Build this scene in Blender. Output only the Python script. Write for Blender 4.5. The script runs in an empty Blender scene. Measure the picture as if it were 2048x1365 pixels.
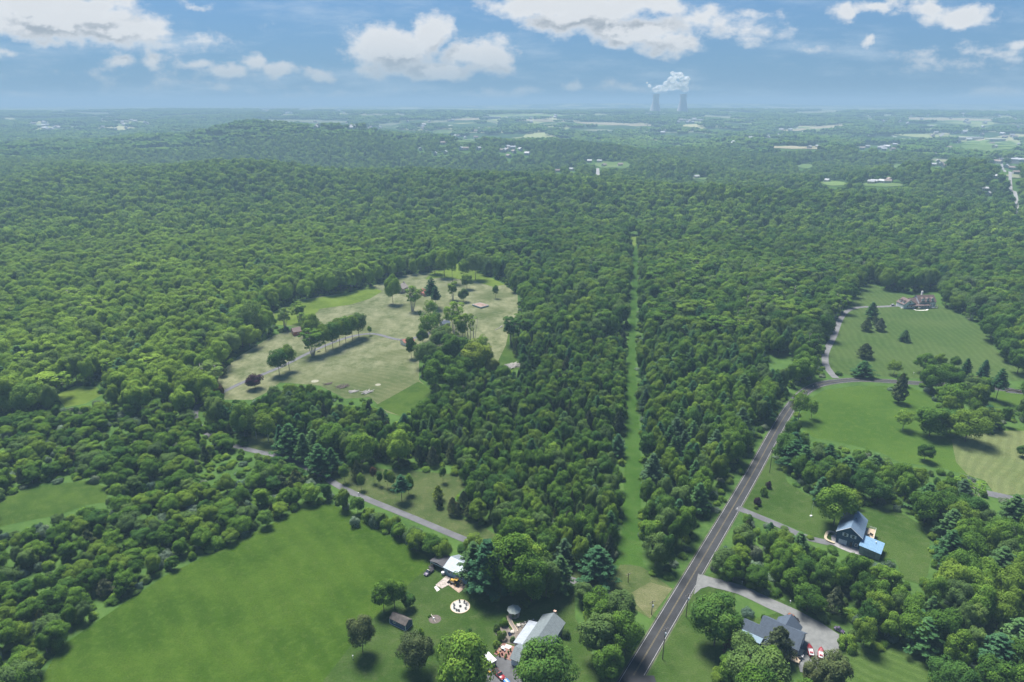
import bpy, bmesh, math, random
import numpy as np
from mathutils import Vector, Matrix
R = math.radians
rng = np.random.default_rng(7)
random.seed(7)
sc = bpy.context.scene
COL = sc.collection

# ------------------------------------------------------------------ camera
H = 180.0                                   # flying height of the camera above the near fields
HAZE_D = 0.0002
FPX = 1365.3                                # focal length in photo pixels (24 mm on a 36 mm wide sensor)
TH = math.atan((682.5 - 205) / FPX)         # tilt below the horizon
cam = bpy.data.cameras.new("camera")
cam.lens = 24.0; cam.sensor_width = 36.0; cam.clip_start = 1.0; cam.clip_end = 90000.0
camo = bpy.data.objects.new("camera", cam); COL.objects.link(camo)
camo.location = (0, 0, H); camo.rotation_euler = (math.pi / 2 - TH, 0, 0)
sc.camera = camo
sc.view_settings.view_transform = 'Standard'; sc.view_settings.look = 'None'
sc.view_settings.gamma = 1.0; sc.view_settings.exposure = 1.38
sc.view_settings.use_curve_mapping = False
try:
    sc.cycles.max_bounces = 5; sc.cycles.diffuse_bounces = 2; sc.cycles.volume_bounces = 0
    sc.cycles.transparent_max_bounces = 8; sc.cycles.transmission_bounces = 2
except Exception: pass

# ------------------------------------------------------------------ sun
SUN_EL, SUN_AZ = 63.0, -28.0                # degrees; azimuth from +Y, negative = to the left
sd = Vector((math.sin(R(SUN_AZ)) * math.cos(R(SUN_EL)), math.cos(R(SUN_AZ)) * math.cos(R(SUN_EL)), math.sin(R(SUN_EL))))
sun = bpy.data.lights.new("sun", 'SUN'); sun.energy = 4.6; sun.angle = R(22.0); sun.color = (1.0, 0.955, 0.88)
suno = bpy.data.objects.new("sun", sun); COL.objects.link(suno)
suno.rotation_euler = (-sd).to_track_quat('-Z', 'Y').to_euler(); suno.location = (0, 0, 600)

# ------------------------------------------------------------------ node helper
class NT:
    def __init__(s, tree): s.t = tree; s.n = tree.nodes; s.l = tree.links
    def add(s, typ, ins=None, **kw):
        n = s.n.new(typ)
        for k, v in kw.items(): setattr(n, k, v)
        for k, v in (ins or {}).items():
            sk = n.inputs[k]
            if isinstance(v, bpy.types.NodeSocket): s.l.new(v, sk)
            else: sk.default_value = v
        return n
    def m(s, op, a, b=0.0, c=None, clamp=False):
        n = s.n.new('ShaderNodeMath'); n.operation = op; n.use_clamp = clamp
        for i, v in enumerate((a, b, c)):
            if v is None: continue
            if isinstance(v, bpy.types.NodeSocket): s.l.new(v, n.inputs[i])
            else: n.inputs[i].default_value = v
        return n.outputs[0]
    def vm(s, op, a, b=None, scale=None):
        n = s.n.new('ShaderNodeVectorMath'); n.operation = op
        for i, v in enumerate((a, b)):
            if v is None: continue
            if isinstance(v, bpy.types.NodeSocket): s.l.new(v, n.inputs[i])
            else: n.inputs[i].default_value = v
        if scale is not None: n.inputs['Scale'].default_value = scale
        return n
    def mix(s, f, a, b, blend='MIX'):
        n = s.n.new('ShaderNodeMix'); n.data_type = 'RGBA'; n.blend_type = blend
        for sk, v in ((n.inputs[0], f), (n.inputs[6], a), (n.inputs[7], b)):
            if isinstance(v, bpy.types.NodeSocket): s.l.new(v, sk)
            else: sk.default_value = v if not isinstance(v, tuple) or len(v) == 4 else (*v, 1)
        return n.outputs[2]
    def noise(s, vec, scale, detail=3.0, rough=0.55):
        n = s.add('ShaderNodeTexNoise', {'Scale': scale, 'Detail': detail, 'Roughness': rough})
        if vec is not None: s.l.new(vec, n.inputs['Vector'])
        return n.outputs[0]
    def smooth(s, x, a, b):
        n = s.add('ShaderNodeMapRange', {0: x, 1: a, 2: b, 3: 0.0, 4: 1.0}); n.interpolation_type = 'SMOOTHSTEP'
        return n.outputs[0]

# ------------------------------------------------------------------ sky
def sky_uv(px, py):                          # direction of a photo pixel as (x/y, z/y)
    a = (px - 1024) / FPX; b = (682.5 - py) / FPX
    dy = math.cos(TH) + b * math.sin(TH); dz = b * math.cos(TH) - math.sin(TH)
    return a / dy, dz / dy
CLOUDS = [  # centre and half size of each puff of cloud seen from the hill, strength
 (110,48,210,50,1.2),(250,66,105,40,1.1),(60,15,150,40,1.1),(190,20,110,35,1),(234,127,30,13,.55),(12,109,32,9,.6),
 (308,122,34,20,.45),(395,127,42,14,.6),(470,138,60,17,.7),(510,125,30,20,.6),(560,140,46,19,.75),(643,153,34,15,.6),(446,178,24,12,.55),
 (745,98,66,50,1.1),(800,105,90,55,1.2),(860,72,46,44,1.1),(862,140,150,24,1.),(985,116,55,40,1.),(930,112,60,25,.8),
 (1170,12,230,34,1.2),(1255,62,165,36,1.1),(1345,88,85,28,1),(1060,10,110,26,1),(1130,40,110,38,1),(1460,62,110,30,.35),(1400,40,90,30,.6),(1500,30,50,12,.4),
 (1140,173,32,15,.75),(1020,186,54,13,.75),(1250,176,60,14,.3),(960,190,30,8,.3),
 (1690,18,34,20,.7),(1750,10,60,16,.8),(1840,14,70,20,.7),(1925,28,95,27,1),(1742,75,20,13,.8),
 (95,203,96,20,.7),(60,190,60,10,.4),(2000,193,105,17,.9),(2030,205,90,14,.8),(1950,108,130,18,.25),(1890,130,90,14,.2),
 (330,90,90,26,.2),(350,160,120,20,.12),(620,190,160,10,.18),(1330,170,60,8,.2),(1640,100,60,6,.15),(2040,85,40,12,.3),(390,5,40,9,.3)]
world = bpy.data.worlds.new("World"); sc.world = world; world.use_nodes = True
w = NT(world.node_tree); w.n.clear()
grp = bpy.data.node_groups.new("cloud_field", 'ShaderNodeTree')
grp.interface.new_socket(name="P", in_out='INPUT', socket_type='NodeSocketVector')
grp.interface.new_socket(name="F", in_out='OUTPUT', socket_type='NodeSocketFloat')
g = NT(grp); gi = g.n.new('NodeGroupInput'); go = g.n.new('NodeGroupOutput')
P0 = gi.outputs[0]
nz = g.add('ShaderNodeTexNoise', {'Vector': P0, 'Scale': 13.0, 'Detail': 6.0, 'Roughness': 0.6})
off = g.vm('SUBTRACT', nz.outputs[1], (0.5, 0.5, 0.5)).outputs[0]
off = g.vm('MULTIPLY', off, (0.085, 0.045, 0.0)).outputs[0]
P1 = g.vm('ADD', P0, off).outputs[0]
acc = None
for (cx, cy, rx, ry, wt) in CLOUDS:
    u, v = sky_uv(cx, cy); u2, v2 = sky_uv(cx + rx, cy - ry); ru, rv = abs(u2 - u), abs(v2 - v)
    q = g.vm('SUBTRACT', P1, (u, v, 0)).outputs[0]
    q = g.vm('MULTIPLY', q, (1 / ru, 1 / rv, 0)).outputs[0]
    d = g.vm('LENGTH', q).outputs[1]
    e = g.m('MULTIPLY', g.m('SUBTRACT', 1.0, d), wt)
    acc = e if acc is None else g.m('SMOOTH_MAX', acc, e, 0.12)
sv = g.vm('MULTIPLY', P0, (1.0, 1.7, 1.0)).outputs[0]
n1 = g.noise(sv, 26.0, 9.0, 0.62)
acc = g.m('MAXIMUM', acc, -0.6)
f = g.m('ADD', acc, g.m('MULTIPLY', g.m('SUBTRACT', n1, 0.5), 1.7))
g.l.new(f, go.inputs[0])
tc = w.add('ShaderNodeTexCoord'); sx = w.add('ShaderNodeSeparateXYZ', {0: tc.outputs['Generated']})
yy = w.m('MAXIMUM', w.m('ABSOLUTE', sx.outputs[1]), 0.12)
zz = w.m('ABSOLUTE', sx.outputs[2])
U = w.m('DIVIDE', sx.outputs[0], yy); V = w.m('DIVIDE', sx.outputs[2], yy)
P = w.add('ShaderNodeCombineXYZ', {0: U, 1: V, 2: 0.0}).outputs[0]
ga = w.n.new('ShaderNodeGroup'); ga.node_tree = grp; w.l.new(P, ga.inputs[0])
gb = w.n.new('ShaderNodeGroup'); gb.node_tree = grp
w.l.new(w.vm('ADD', P, (-0.012, 0.024, 0.0)).outputs[0], gb.inputs[0])
Fa, Fb = ga.outputs[0], gb.outputs[0]
mask = w.m('MULTIPLY', w.smooth(Fa, -0.10, 0.50), 0.95)
lit = w.m('MULTIPLY', w.smooth(w.m('SUBTRACT', Fa, Fb), -0.18, 0.26), 1.0)
thick = w.smooth(Fa, 0.12, 0.8)
shade = w.m('MULTIPLY', thick, w.m('SUBTRACT', 1.0, w.m('MULTIPLY', lit, 0.85)))
sky = w.add('ShaderNodeTexSky', sky_type='NISHITA', sun_disc=False, sun_elevation=R(SUN_EL), sun_rotation=R(SUN_AZ),
            altitude=200.0, air_density=1.0, dust_density=0.8, ozone_density=2.2)
SKYK = 0.067
skc = w.mix(1.0, sky.outputs[0], (0.30, 0.48, 0.70), 'MULTIPLY')
# the air close to the horizon is paler and a little greener than the sky texture makes it
skc = w.mix(w.m('MULTIPLY', w.smooth(V, 0.5, 0.0), 0.75), skc, (1.05, 1.95, 3.1))
wisp = w.m('MULTIPLY', w.smooth(w.noise(w.vm('MULTIPLY', P, (3.0, 14.0, 1.0)).outputs[0], 1.6, 7.0, 0.65), 0.46, 0.80), 0.6)
skc = w.mix(wisp, skc, (3.6, 4.3, 5.0))
cc = w.mix(shade, (4.9, 5.0, 5.1), (2.3, 2.6, 2.9))
cc = w.mix(w.smooth(V, 0.09, -0.01), cc, (2.3, 2.9, 3.4))
full = w.mix(mask, skc, cc)
bg = w.add('ShaderNodeBackground', {'Color': full, 'Strength': SKYK})
wo = w.add('ShaderNodeOutputWorld'); w.l.new(bg.outputs[0], wo.inputs[0])
world.cycles.sampling_method = 'MANUAL'; world.cycles.sample_map_resolution = 512

# ------------------------------------------------------------------ terrain height and pixel <-> ground
def sst(x, a, b):
    t = np.clip((x - a) / (b - a), 0, 1); return t * t * (3 - 2 * t)
def hf(x, y):
    x = np.asarray(x, float); y = np.asarray(y, float)
    d = np.hypot(x, y)
    z = 46 * np.exp(-((x + 500) / 360) ** 2 - ((y - 1480) / 210) ** 2)
    z += (8 * np.sin(x / 140 + 1.3 * np.sin(y / 190)) + 6 * np.sin(x / 63 + y / 170 + 2)) * sst(d, 1150, 1500) * (1 - sst(d, 4200, 6000))
    z += 26 * np.exp(-((x + 1150) / 420) ** 2 - ((y - 1750) / 220) ** 2)
    z -= 32 * np.exp(-((x + 450) / 620) ** 2 - ((y - 2000) / 260) ** 2)
    z += 24 * np.exp(-((x - 20) / 190) ** 2 - ((y - 1330) / 160) ** 2)
    z += 1000 * np.exp(-((x - 1050) / 330) ** 2 - ((y - 1520) / 150) ** 2) * .03
    z += 84 * np.exp(-((x + 880) / 560) ** 2 - ((y - 2750) / 420) ** 2)
    z += 14 * np.exp(-((x + 1750) / 760) ** 2 - ((y - 2650) / 420) ** 2)
    z += 30 * np.exp(-((x + 150) / 520) ** 2 - ((y - 2450) / 380) ** 2)
    z += 26 * np.exp(-((x - 420) / 260) ** 2 - ((y - 1180) / 150) ** 2)
    z += 20 * np.exp(-((x - 1400) / 900) ** 2 - ((y - 2600) / 500) ** 2)
    z += 5 * np.sin(x / 310 + 1) * np.sin(y / 270) * sst(d, 1400, 2200)
    z = z * sst(d, 1020, 1350)
    z = z + 88 * sst(y, 2600, 6400)
    z = z + 12 * np.sin(x / 900 + 2) * np.sin(y / 700) * sst(d, 4500, 6500) * (1 - sst(d, 9000, 12000))
    ridge = 60 + 25 * np.sin(x / 1700 + .6) + 10 * np.sin(x / 610)
    return z + ridge * sst(y, 11500, 13500) * (1 - sst(y, 14500, 22000)) * sst(x, -6000, 5000)
def project(x, y, z):
    c, s = math.cos(TH), math.sin(TH); zz = np.asarray(z, float) - H
    d = np.maximum(y * c - zz * s, 1e-3); u = y * s + zz * c
    return 1024 + FPX * x / d, 682.5 - FPX * u / d, d
def G(px, py, z=None):                       # where the ray through a photo pixel meets the ground (or height z)
    a = (px - 1024) / FPX; b = (682.5 - py) / FPX
    dx = a; dy = math.cos(TH) + b * math.sin(TH); dz = b * math.cos(TH) - math.sin(TH)
    if z is not None:
        t = (z - H) / dz; return (dx * t, dy * t)
    if dz < -0.02:
        t = -H / dz
        if math.hypot(dx * t, dy * t) < 1000: return (dx * t, dy * t)
    t = 900.0
    while t < 24000:
        if H + dz * t <= hf(dx * t, dy * t):
            lo, hi = t - 20, t
            for _ in range(16):
                mdl = (lo + hi) / 2
                if H + dz * mdl <= hf(dx * mdl, dy * mdl): hi = mdl
                else: lo = mdl
            t = hi; break
        t += 20
    return (dx * t, dy * t)
def tall(px, py, hp):                        # height in metres of something standing at a pixel and hp pixels tall
    x, y = G(px, py); z0 = float(hf(x, y)); lo, hi = 0.1, 90.0
    for _ in range(30):
        m_ = (lo + hi) / 2
        if project(x, y, z0 + m_)[1] > py - hp: lo = m_
        else: hi = m_
    return lo
def inpoly(px, py, poly):
    px = np.asarray(px); py = np.asarray(py); r = np.zeros(px.shape, bool)
    n = len(poly); j = n - 1
    for i in range(n):
        xi, yi = poly[i]; xj, yj = poly[j]
        c = ((yi > py) != (yj > py)) & (px < (xj - xi) * (py - yi) / ((yj - yi) or 1e-9) + xi)
        r ^= c; j = i
    return r

# ------------------------------------------------------------------ object helpers
def tag(o, label=None, cat=None, group=None, kind=None):
    if label: o['label'] = label
    if cat: o['category'] = cat
    if group: o['group'] = group
    if kind: o['kind'] = kind
    return o
def thing(name, label, cat, x, y, rot=0.0, z=None, group=None):
    o = bpy.data.objects.new(name, None); COL.objects.link(o)
    o.location = (x, y, float(hf(x, y)) if z is None else z); o.rotation_euler = (0, 0, R(rot))
    o.empty_display_size = 1.0
    return tag(o, label, cat, group)
def link(name, me, parent=None):
    o = bpy.data.objects.new(name, me); COL.objects.link(o)
    if parent: o.parent = parent
    return o
class MB:
    def __init__(s): s.v = []; s.f = []
    def add(s, vs, fs):
        b = len(s.v); s.v += [tuple(map(float, p)) for p in vs]; s.f += [tuple(b + i for i in q) for q in fs]; return s
    def box(s, x0, x1, y0, y1, z0, z1):
        return s.add([(x0,y0,z0),(x1,y0,z0),(x1,y1,z0),(x0,y1,z0),(x0,y0,z1),(x1,y0,z1),(x1,y1,z1),(x0,y1,z1)],
                     [(0,3,2,1),(4,5,6,7),(0,1,5,4),(1,2,6,5),(2,3,7,6),(3,0,4,7)])
    def cyl(s, x, y, z0, z1, r0, r1=None, n=12):
        r1 = r0 if r1 is None else r1; vs = []
        for z, r in ((z0, r0), (z1, r1)):
            vs += [(x + r * math.cos(2*math.pi*i/n), y + r * math.sin(2*math.pi*i/n), z) for i in range(n)]
        return s.add(vs, [(i, (i+1) % n, n + (i+1) % n, n + i) for i in range(n)] + [tuple(range(n-1, -1, -1)), tuple(range(n, 2*n))])
    def wheel(s, x, y, z, r, wd, n=14):      # a disc whose axle runs along y
        vs = []
        for yy_ in (y - wd / 2, y + wd / 2):
            vs += [(x + r * math.cos(2*math.pi*i/n), yy_, z + r * math.sin(2*math.pi*i/n)) for i in range(n)]
        return s.add(vs, [(i, n + i, n + (i+1) % n, (i+1) % n) for i in range(n)] + [tuple(range(n)), tuple(range(2*n-1, n-1, -1))])
    def bar(s, p, q, r, n=6, r2=None):
        p, q = Vector(p), Vector(q); d = (q - p).normalized(); a = d.orthogonal().normalized(); b = d.cross(a)
        r2 = r if r2 is None else r2; vs = []
        for c, rr in ((p, r), (q, r2)):
            vs += [tuple(c + a * rr * math.cos(2*math.pi*i/n) + b * rr * math.sin(2*math.pi*i/n)) for i in range(n)]
        return s.add(vs, [(i, (i+1) % n, n + (i+1) % n, n + i) for i in range(n)] + [tuple(range(n-1, -1, -1)), tuple(range(n, 2*n))])
    def prism(s, prof, y0, y1):              # profile in x-z, drawn out along y
        n = len(prof); vs = [(x, y0, z) for x, z in prof] + [(x, y1, z) for x, z in prof]
        return s.add(vs, [(i, (i+1) % n, n + (i+1) % n, n + i) for i in range(n)] + [tuple(range(n-1, -1, -1)), tuple(range(n, 2*n))])
    def loft(s, secs):                       # rings of equal length
        n = len(secs[0]); vs = [p for r in secs for p in r]; fs = []
        for k in range(len(secs) - 1):
            for i in range(n): fs.append((k*n + i, k*n + (i+1) % n, (k+1)*n + (i+1) % n, (k+1)*n + i))
        fs += [tuple(range(n-1, -1, -1)), tuple(range((len(secs)-1)*n, len(secs)*n))]
        return s.add(vs, fs)
    def build(s, name, mat, parent=None, smooth=False, bevel=0.0):
        me = bpy.data.meshes.new(name); me.from_pydata(s.v, [], s.f)
        bm = bmesh.new(); bm.from_mesh(me); bmesh.ops.recalc_face_normals(bm, faces=bm.faces)
        if bevel: bmesh.ops.bevel(bm, geom=bm.edges[:], offset=bevel, segments=1, affect='EDGES', clamp_overlap=True)
        bm.to_mesh(me); bm.free()
        me.materials.append(mat)
        if smooth: me.polygons.foreach_set('use_smooth', [True] * len(me.polygons))
        return link(name, me, parent)

# ------------------------------------------------------------------ materials
def new_mat(name):
    m = bpy.data.materials.new(name); m.use_nodes = True; t = NT(m.node_tree); t.n.clear()
    out = t.add('ShaderNodeOutputMaterial'); return m, t, out
MATS = {}
def plain(name, col, rough=0.75, var=0.15, scale=1.2, metal=0.0, bump=0.0, spec=0.3):
    if name in MATS: return MATS[name]
    m, t, out = new_mat(name)
    co = t.add('ShaderNodeTexCoord').outputs['Object']
    n = t.noise(co, scale, 5.0, 0.65)
    a = tuple(c * (1 - var) for c in col); b = tuple(min(1, c * (1 + var)) for c in col)
    c = t.mix(t.smooth(n, 0.3, 0.7), a, b)
    n2 = t.noise(co, scale * 9, 3.0, 0.6)
    c = t.mix(t.m('MULTIPLY', n2, var * 1.2), c, tuple(x * 0.45 for x in col))
    p = t.add('ShaderNodeBsdfPrincipled', {'Base Color': c, 'Roughness': rough, 'Metallic': metal, 'Specular IOR Level': spec})
    if bump:
        bp = t.add('ShaderNodeBump', {'Strength': bump, 'Height': n2, 'Distance': 0.05}); t.l.new(bp.outputs[0], p.inputs['Normal'])
    t.l.new(p.outputs[0], out.inputs[0]); MATS[name] = m; return m
def striped(name, col, axis='Z', period=0.2, depth=0.35, rough=0.8, metal=0.0, var=0.15):   # siding, seams, boards, shingle rows
    if name in MATS: return MATS[name]
    m, t, out = new_mat(name)
    co = t.add('ShaderNodeTexCoord').outputs['Object']
    n = t.noise(co, 1.1, 5.0, 0.65); n2 = t.noise(co, 9.0, 3.0, 0.6)
    s_ = t.add('ShaderNodeSeparateXYZ', {0: co}).outputs['XYZ'.index(axis)]
    fr = t.m('FRACT', t.m('DIVIDE', s_, period))
    line = t.m('LESS_THAN', fr, 0.16)
    c = t.mix(t.smooth(n, 0.3, 0.7), tuple(x * (1 - var) for x in col), tuple(min(1, x * (1 + var)) for x in col))
    c = t.mix(t.m('MULTIPLY', n2, 0.3), c, tuple(x * 0.5 for x in col))
    c = t.mix(t.m('MULTIPLY', line, depth), c, tuple(x * 0.35 for x in col))
    p = t.add('ShaderNodeBsdfPrincipled', {'Base Color': c, 'Roughness': rough, 'Metallic': metal, 'Specular IOR Level': 0.3})
    t.l.new(p.outputs[0], out.inputs[0]); MATS[name] = m; return m
def grass(name, c1, c2, c3, stripe=None, sdir=0.0, sper=3.0, s1=0.02, s2=0.25, hay=None):
    m, t, out = new_mat(name)
    co = t.add('ShaderNodeTexCoord').outputs['Object']
    a = t.noise(co, s1, 4.0, 0.6); b = t.noise(co, s2, 6.0, 0.7); f = t.noise(co, 1.6, 4.0, 0.75)
    c = t.mix(t.smooth(a, 0.38, 0.62), c1, c2)
    c = t.mix(t.m('MULTIPLY', t.smooth(b, 0.45, 0.75), 0.6), c, c3)
    c = t.mix(t.m('MULTIPLY', t.smooth(f, 0.35, 0.7), 0.45), c, tuple(x * 0.55 for x in c1))
    if stripe:
        rt = t.add('ShaderNodeVectorRotate', {'Vector': co, 'Angle': R(sdir)}, rotation_type='Z_AXIS').outputs[0]
        dn = t.add('ShaderNodeTexNoise', {'Vector': rt, 'Scale': 0.02, 'Detail': 2.0})
        rt = t.vm('ADD', rt, t.vm('MULTIPLY', dn.outputs[1], (14.0, 0, 0)).outputs[0]).outputs[0]
        sx_ = t.add('ShaderNodeSeparateXYZ', {0: rt}).outputs[0]
        sn = t.m('SINE', t.m('MULTIPLY', sx_, 2 * math.pi / sper))
        k = t.m('MULTIPLY', t.smooth(sn, -0.6, 0.8), t.smooth(b, 0.25, 0.6))
        c = t.mix(t.m('MULTIPLY', k, stripe), c, hay or tuple(x * 1.5 for x in c2))
    if hay:
        st = t.noise(t.vm('MULTIPLY', co, (0.5, 0.3, 1.0)).outputs[0], 0.22, 8.0, 0.75)
        pt = t.noise(co, 0.03, 3.0, 0.5)
        dc = t.vm('DISTANCE', co, (*G(735, 782), 0.0)).outputs[1]; kk = t.m('MULTIPLY', t.m('MULTIPLY', t.smooth(st, 0.30, 0.72), t.smooth(pt, 0.28, 0.55)), t.smooth(dc, 20.0, 62.0))
        c = t.mix(kk, c, hay)
    bp = t.add('ShaderNodeBump', {'Strength': 0.9, 'Height': f, 'Distance': 0.5})
    d = t.add('ShaderNodeBsdfDiffuse', {'Color': c, 'Roughness': 1.0, 'Normal': bp.outputs[0]})
    t.l.new(d.outputs[0], out.inputs[0]); return m
def leaves(name, lo, mid, hi, trans=0.25):
    m, t, out = new_mat(name)
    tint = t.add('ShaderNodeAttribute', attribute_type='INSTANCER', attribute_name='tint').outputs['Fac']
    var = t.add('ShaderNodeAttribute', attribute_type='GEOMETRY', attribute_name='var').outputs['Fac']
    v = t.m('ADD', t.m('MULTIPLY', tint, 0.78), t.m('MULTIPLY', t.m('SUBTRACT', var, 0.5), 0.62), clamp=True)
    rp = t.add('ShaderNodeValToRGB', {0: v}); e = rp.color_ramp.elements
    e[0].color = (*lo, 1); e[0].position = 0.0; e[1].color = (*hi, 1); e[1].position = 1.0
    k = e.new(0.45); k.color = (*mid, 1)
    rn = t.add('ShaderNodeObjectInfo').outputs['Random']       # every tree its own shade: some greyer, some warmer, some bluer
    cw = tuple(min(1, c * k) for c, k in zip(mid, (1.45, 1.12, 1.1))); cg = tuple(c * .55 + .045 for c in mid); cb = tuple(c * k for c, k in zip(lo, (1.1, 1.25, 1.9)))
    cc_ = t.mix(t.m('MULTIPLY', t.m('LESS_THAN', rn, .22), .55), rp.outputs[0], cw)
    cc_ = t.mix(t.m('MULTIPLY', t.m('GREATER_THAN', rn, .88), .55), cc_, cg)
    cc_ = t.mix(t.m('MULTIPLY', t.m('MULTIPLY', t.m('GREATER_THAN', rn, .40), t.m('LESS_THAN', rn, .52)), .45), cc_, cb)
    d = t.add('ShaderNodeBsdfDiffuse', {'Color': cc_})
    tr = t.add('ShaderNodeBsdfTranslucent', {'Color': cc_})
    mx = t.add('ShaderNodeMixShader', {0: trans, 1: d.outputs[0], 2: tr.outputs[0]})
    t.l.new(mx.outputs[0], out.inputs[0]); return m
M_LEAF = leaves('leaf_green', (0.036, 0.086, 0.018), (0.100, 0.192, 0.028), (0.245, 0.360, 0.050), .30)
M_PINE = leaves('pine_needles', (0.026, 0.070, 0.030), (0.060, 0.140, 0.046), (0.13, 0.23, 0.075), 0.2)
M_CEDAR = leaves('cedar_foliage', (0.032, 0.050, 0.024), (0.072, 0.100, 0.038), (0.130, 0.150, 0.055), 0.2)
M_GREY = leaves('silver_foliage', (0.06, 0.10, 0.06), (0.12, 0.18, 0.11), (0.24, 0.32, 0.22))
M_PURPLE = leaves('purple_foliage', (0.018, 0.012, 0.020), (0.034, 0.018, 0.030), (0.060, 0.034, 0.048), 0.1)
M_RUST = leaves('rusty_foliage', (0.05, 0.03, 0.02), (0.11, 0.065, 0.035), (0.20, 0.13, 0.07), 0.1)
M_YELLOW = leaves('yellow_green_foliage', (0.09, 0.14, 0.02), (0.17, 0.23, 0.035), (0.30, 0.36, 0.06))
M_BARK = plain('bark', (0.15, 0.125, 0.10), 0.9, 0.3, 4.0)
M_BARK_P = plain('pale_bark', (0.36, 0.34, 0.31), 0.9, 0.3, 4.0)

# ------------------------------------------------------------------ tree meshes (all one unit tall, standing on z = 0)
def unit(v): return v / np.maximum(np.linalg.norm(v, axis=1, keepdims=True), 1e-9)
def rdir(n): return unit(rng.normal(size=(n, 3)))
def cards(pos, nrm, size, var, fold=0.25):
    n = len(pos); ref = rdir(n); a = unit(np.cross(nrm, ref)); b = np.cross(nrm, a)
    sa = (size * rng.uniform(.7, 1.3, n))[:, None]; sb = (size * rng.uniform(.5, .95, n))[:, None]
    v = np.stack([pos + a * sa - nrm * sa * fold, pos + b * sb, pos - a * sa - nrm * sa * fold, pos - b * sb], 1).reshape(-1, 3)
    return v, np.repeat(var, 4)
def card_mesh(name, parts, mat):
    v = np.concatenate([p[0] for p in parts]); var = np.concatenate([p[1] for p in parts]); n = len(v) // 4
    me = bpy.data.meshes.new(name)
    me.vertices.add(len(v)); me.vertices.foreach_set('co', v.astype(np.float32).ravel())
    me.loops.add(4 * n); me.loops.foreach_set('vertex_index', np.arange(4 * n, dtype=np.int32))
    me.polygons.add(n); me.polygons.foreach_set('loop_start', np.arange(0, 4 * n, 4, dtype=np.int32))
    me.update(); me.validate()
    at = me.attributes.new('var', 'FLOAT', 'POINT'); at.data.foreach_set('value', var.astype(np.float32))
    me.materials.append(mat); return me
def blob_cards(cs, rs, vs, n, size, centre, sq=1.0):
    wt = rs ** 2; k = rng.choice(len(cs), n * 2, p=wt / wt.sum()); d = rdir(n * 2); d[:, 2] *= sq
    outd = unit(cs[k] - centre + 1e-6)
    ok = ((d * outd).sum(1) > -0.25) & (d[:, 2] > -0.75); k, d, outd = k[ok][:n], d[ok][:n], outd[ok][:n]
    pos = cs[k] + d * (rs[k] * rng.uniform(.8, 1.12, len(k)))[:, None]
    nrm = unit(unit(d) * 1.0 + outd * .35 + rng.normal(size=d.shape) * .33 + np.array([0, 0, .22]))
    return cards(pos, nrm, size, vs[k] + rng.uniform(-.22, .22, len(k)))
def broadleaf(name, mat, n=8500, size=.018, rx=.36, rz=.31, cz=.62, nb=46, br=(.075, .15), low=-.92):
    dirs = rdir(nb * 3); dirs = dirs[dirs[:, 2] > low][:nb]; c0 = np.array([0, 0, cz])
    stretch = np.array([rx * rng.uniform(.88, 1.12), rx * rng.uniform(.88, 1.12), rz])
    cs = c0 + dirs * stretch * rng.uniform(.55, .92, (len(dirs), 1)); rs = rng.uniform(*br, len(cs))
    cs = np.concatenate([cs, c0 + rdir(10) * stretch * .35]); rs = np.concatenate([rs, np.full(10, rx * .42)])
    vs = rng.uniform(.25, .75, len(cs))
    top = (cs[:, 2] + rs).max(); sc_ = 1.0 / top; cs[:, 2] *= sc_; c0 = c0 * np.array([1, 1, sc_])
    return card_mesh(name, [blob_cards(cs, rs, vs, n, size, c0)], mat)
def pine(name, mat, n=6500, levels=15, base=.16, wid=.27, size=.020):
    cs, rs, vs = [], [], []
    for i in range(levels):
        t = i / (levels - 1); z = base + (0.97 - base) * t
        L = wid * (1 - t) ** .72 * rng.uniform(.8, 1.15) + .02; m_ = int(rng.integers(5, 8)); a0 = rng.uniform(0, 6.28)
        for j in range(m_):
            a = a0 + j * 6.283 / m_ + rng.uniform(-.3, .3); l = L * rng.uniform(.65, 1.15)
            vv = rng.uniform(.3, .7)
            for q in (.35, .65, 1.0):
                cs.append((math.cos(a) * l * q, math.sin(a) * l * q, z + .05 * q * (1 - t) + .01)); rs.append(.028 + .035 * (1 - t) * (1.15 - q * .5)); vs.append(vv)
    cs.append((0, 0, .97)); rs.append(.03); vs.append(.5)
    cs, rs, vs = np.array(cs), np.array(rs), np.array(vs)
    k = rng.choice(len(cs), n, p=rs ** 2 / (rs ** 2).sum()); d = rdir(n)
    pos = cs[k] + d * rs[k][:, None] * np.array([1.25, 1.25, .5]) * rng.uniform(.5, 1.1, (n, 1))
    out = np.stack([pos[:, 0], pos[:, 1], np.full(n, .12)], 1)
    nrm = unit(unit(out) * .5 + d * .5 + np.array([0, 0, .75]) + rng.normal(size=d.shape) * .3)
    return card_mesh(name, [cards(pos, nrm, size, vs[k] + rng.uniform(-.2, .2, n))], mat)
def cedar(name, mat, n=4200, wid=.21, base=.08, size=.020, p=.8):
    u = rng.uniform(0, 1, n) ** .8; z = base + (1 - base) * u; a = rng.uniform(0, 6.283, n)
    prof = wid * np.minimum(1, (u / .22) ** .6) * (1 - u) ** p + .012
    lump = 1 + .22 * np.sin(a * 3 + z * 19) + .16 * np.sin(a * 7 - z * 31) + rng.uniform(-.12, .1, n)
    r = prof * lump; pos = np.stack([np.cos(a) * r, np.sin(a) * r, z], 1)
    nrm = unit(np.stack([np.cos(a), np.sin(a), np.full(n, .45)], 1) + rng.normal(size=(n, 3)) * .4)
    return card_mesh(name, [cards(pos, nrm, size, .5 + .22 * (lump - 1) * 4 + rng.uniform(-.25, .25, n))], mat)
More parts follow.
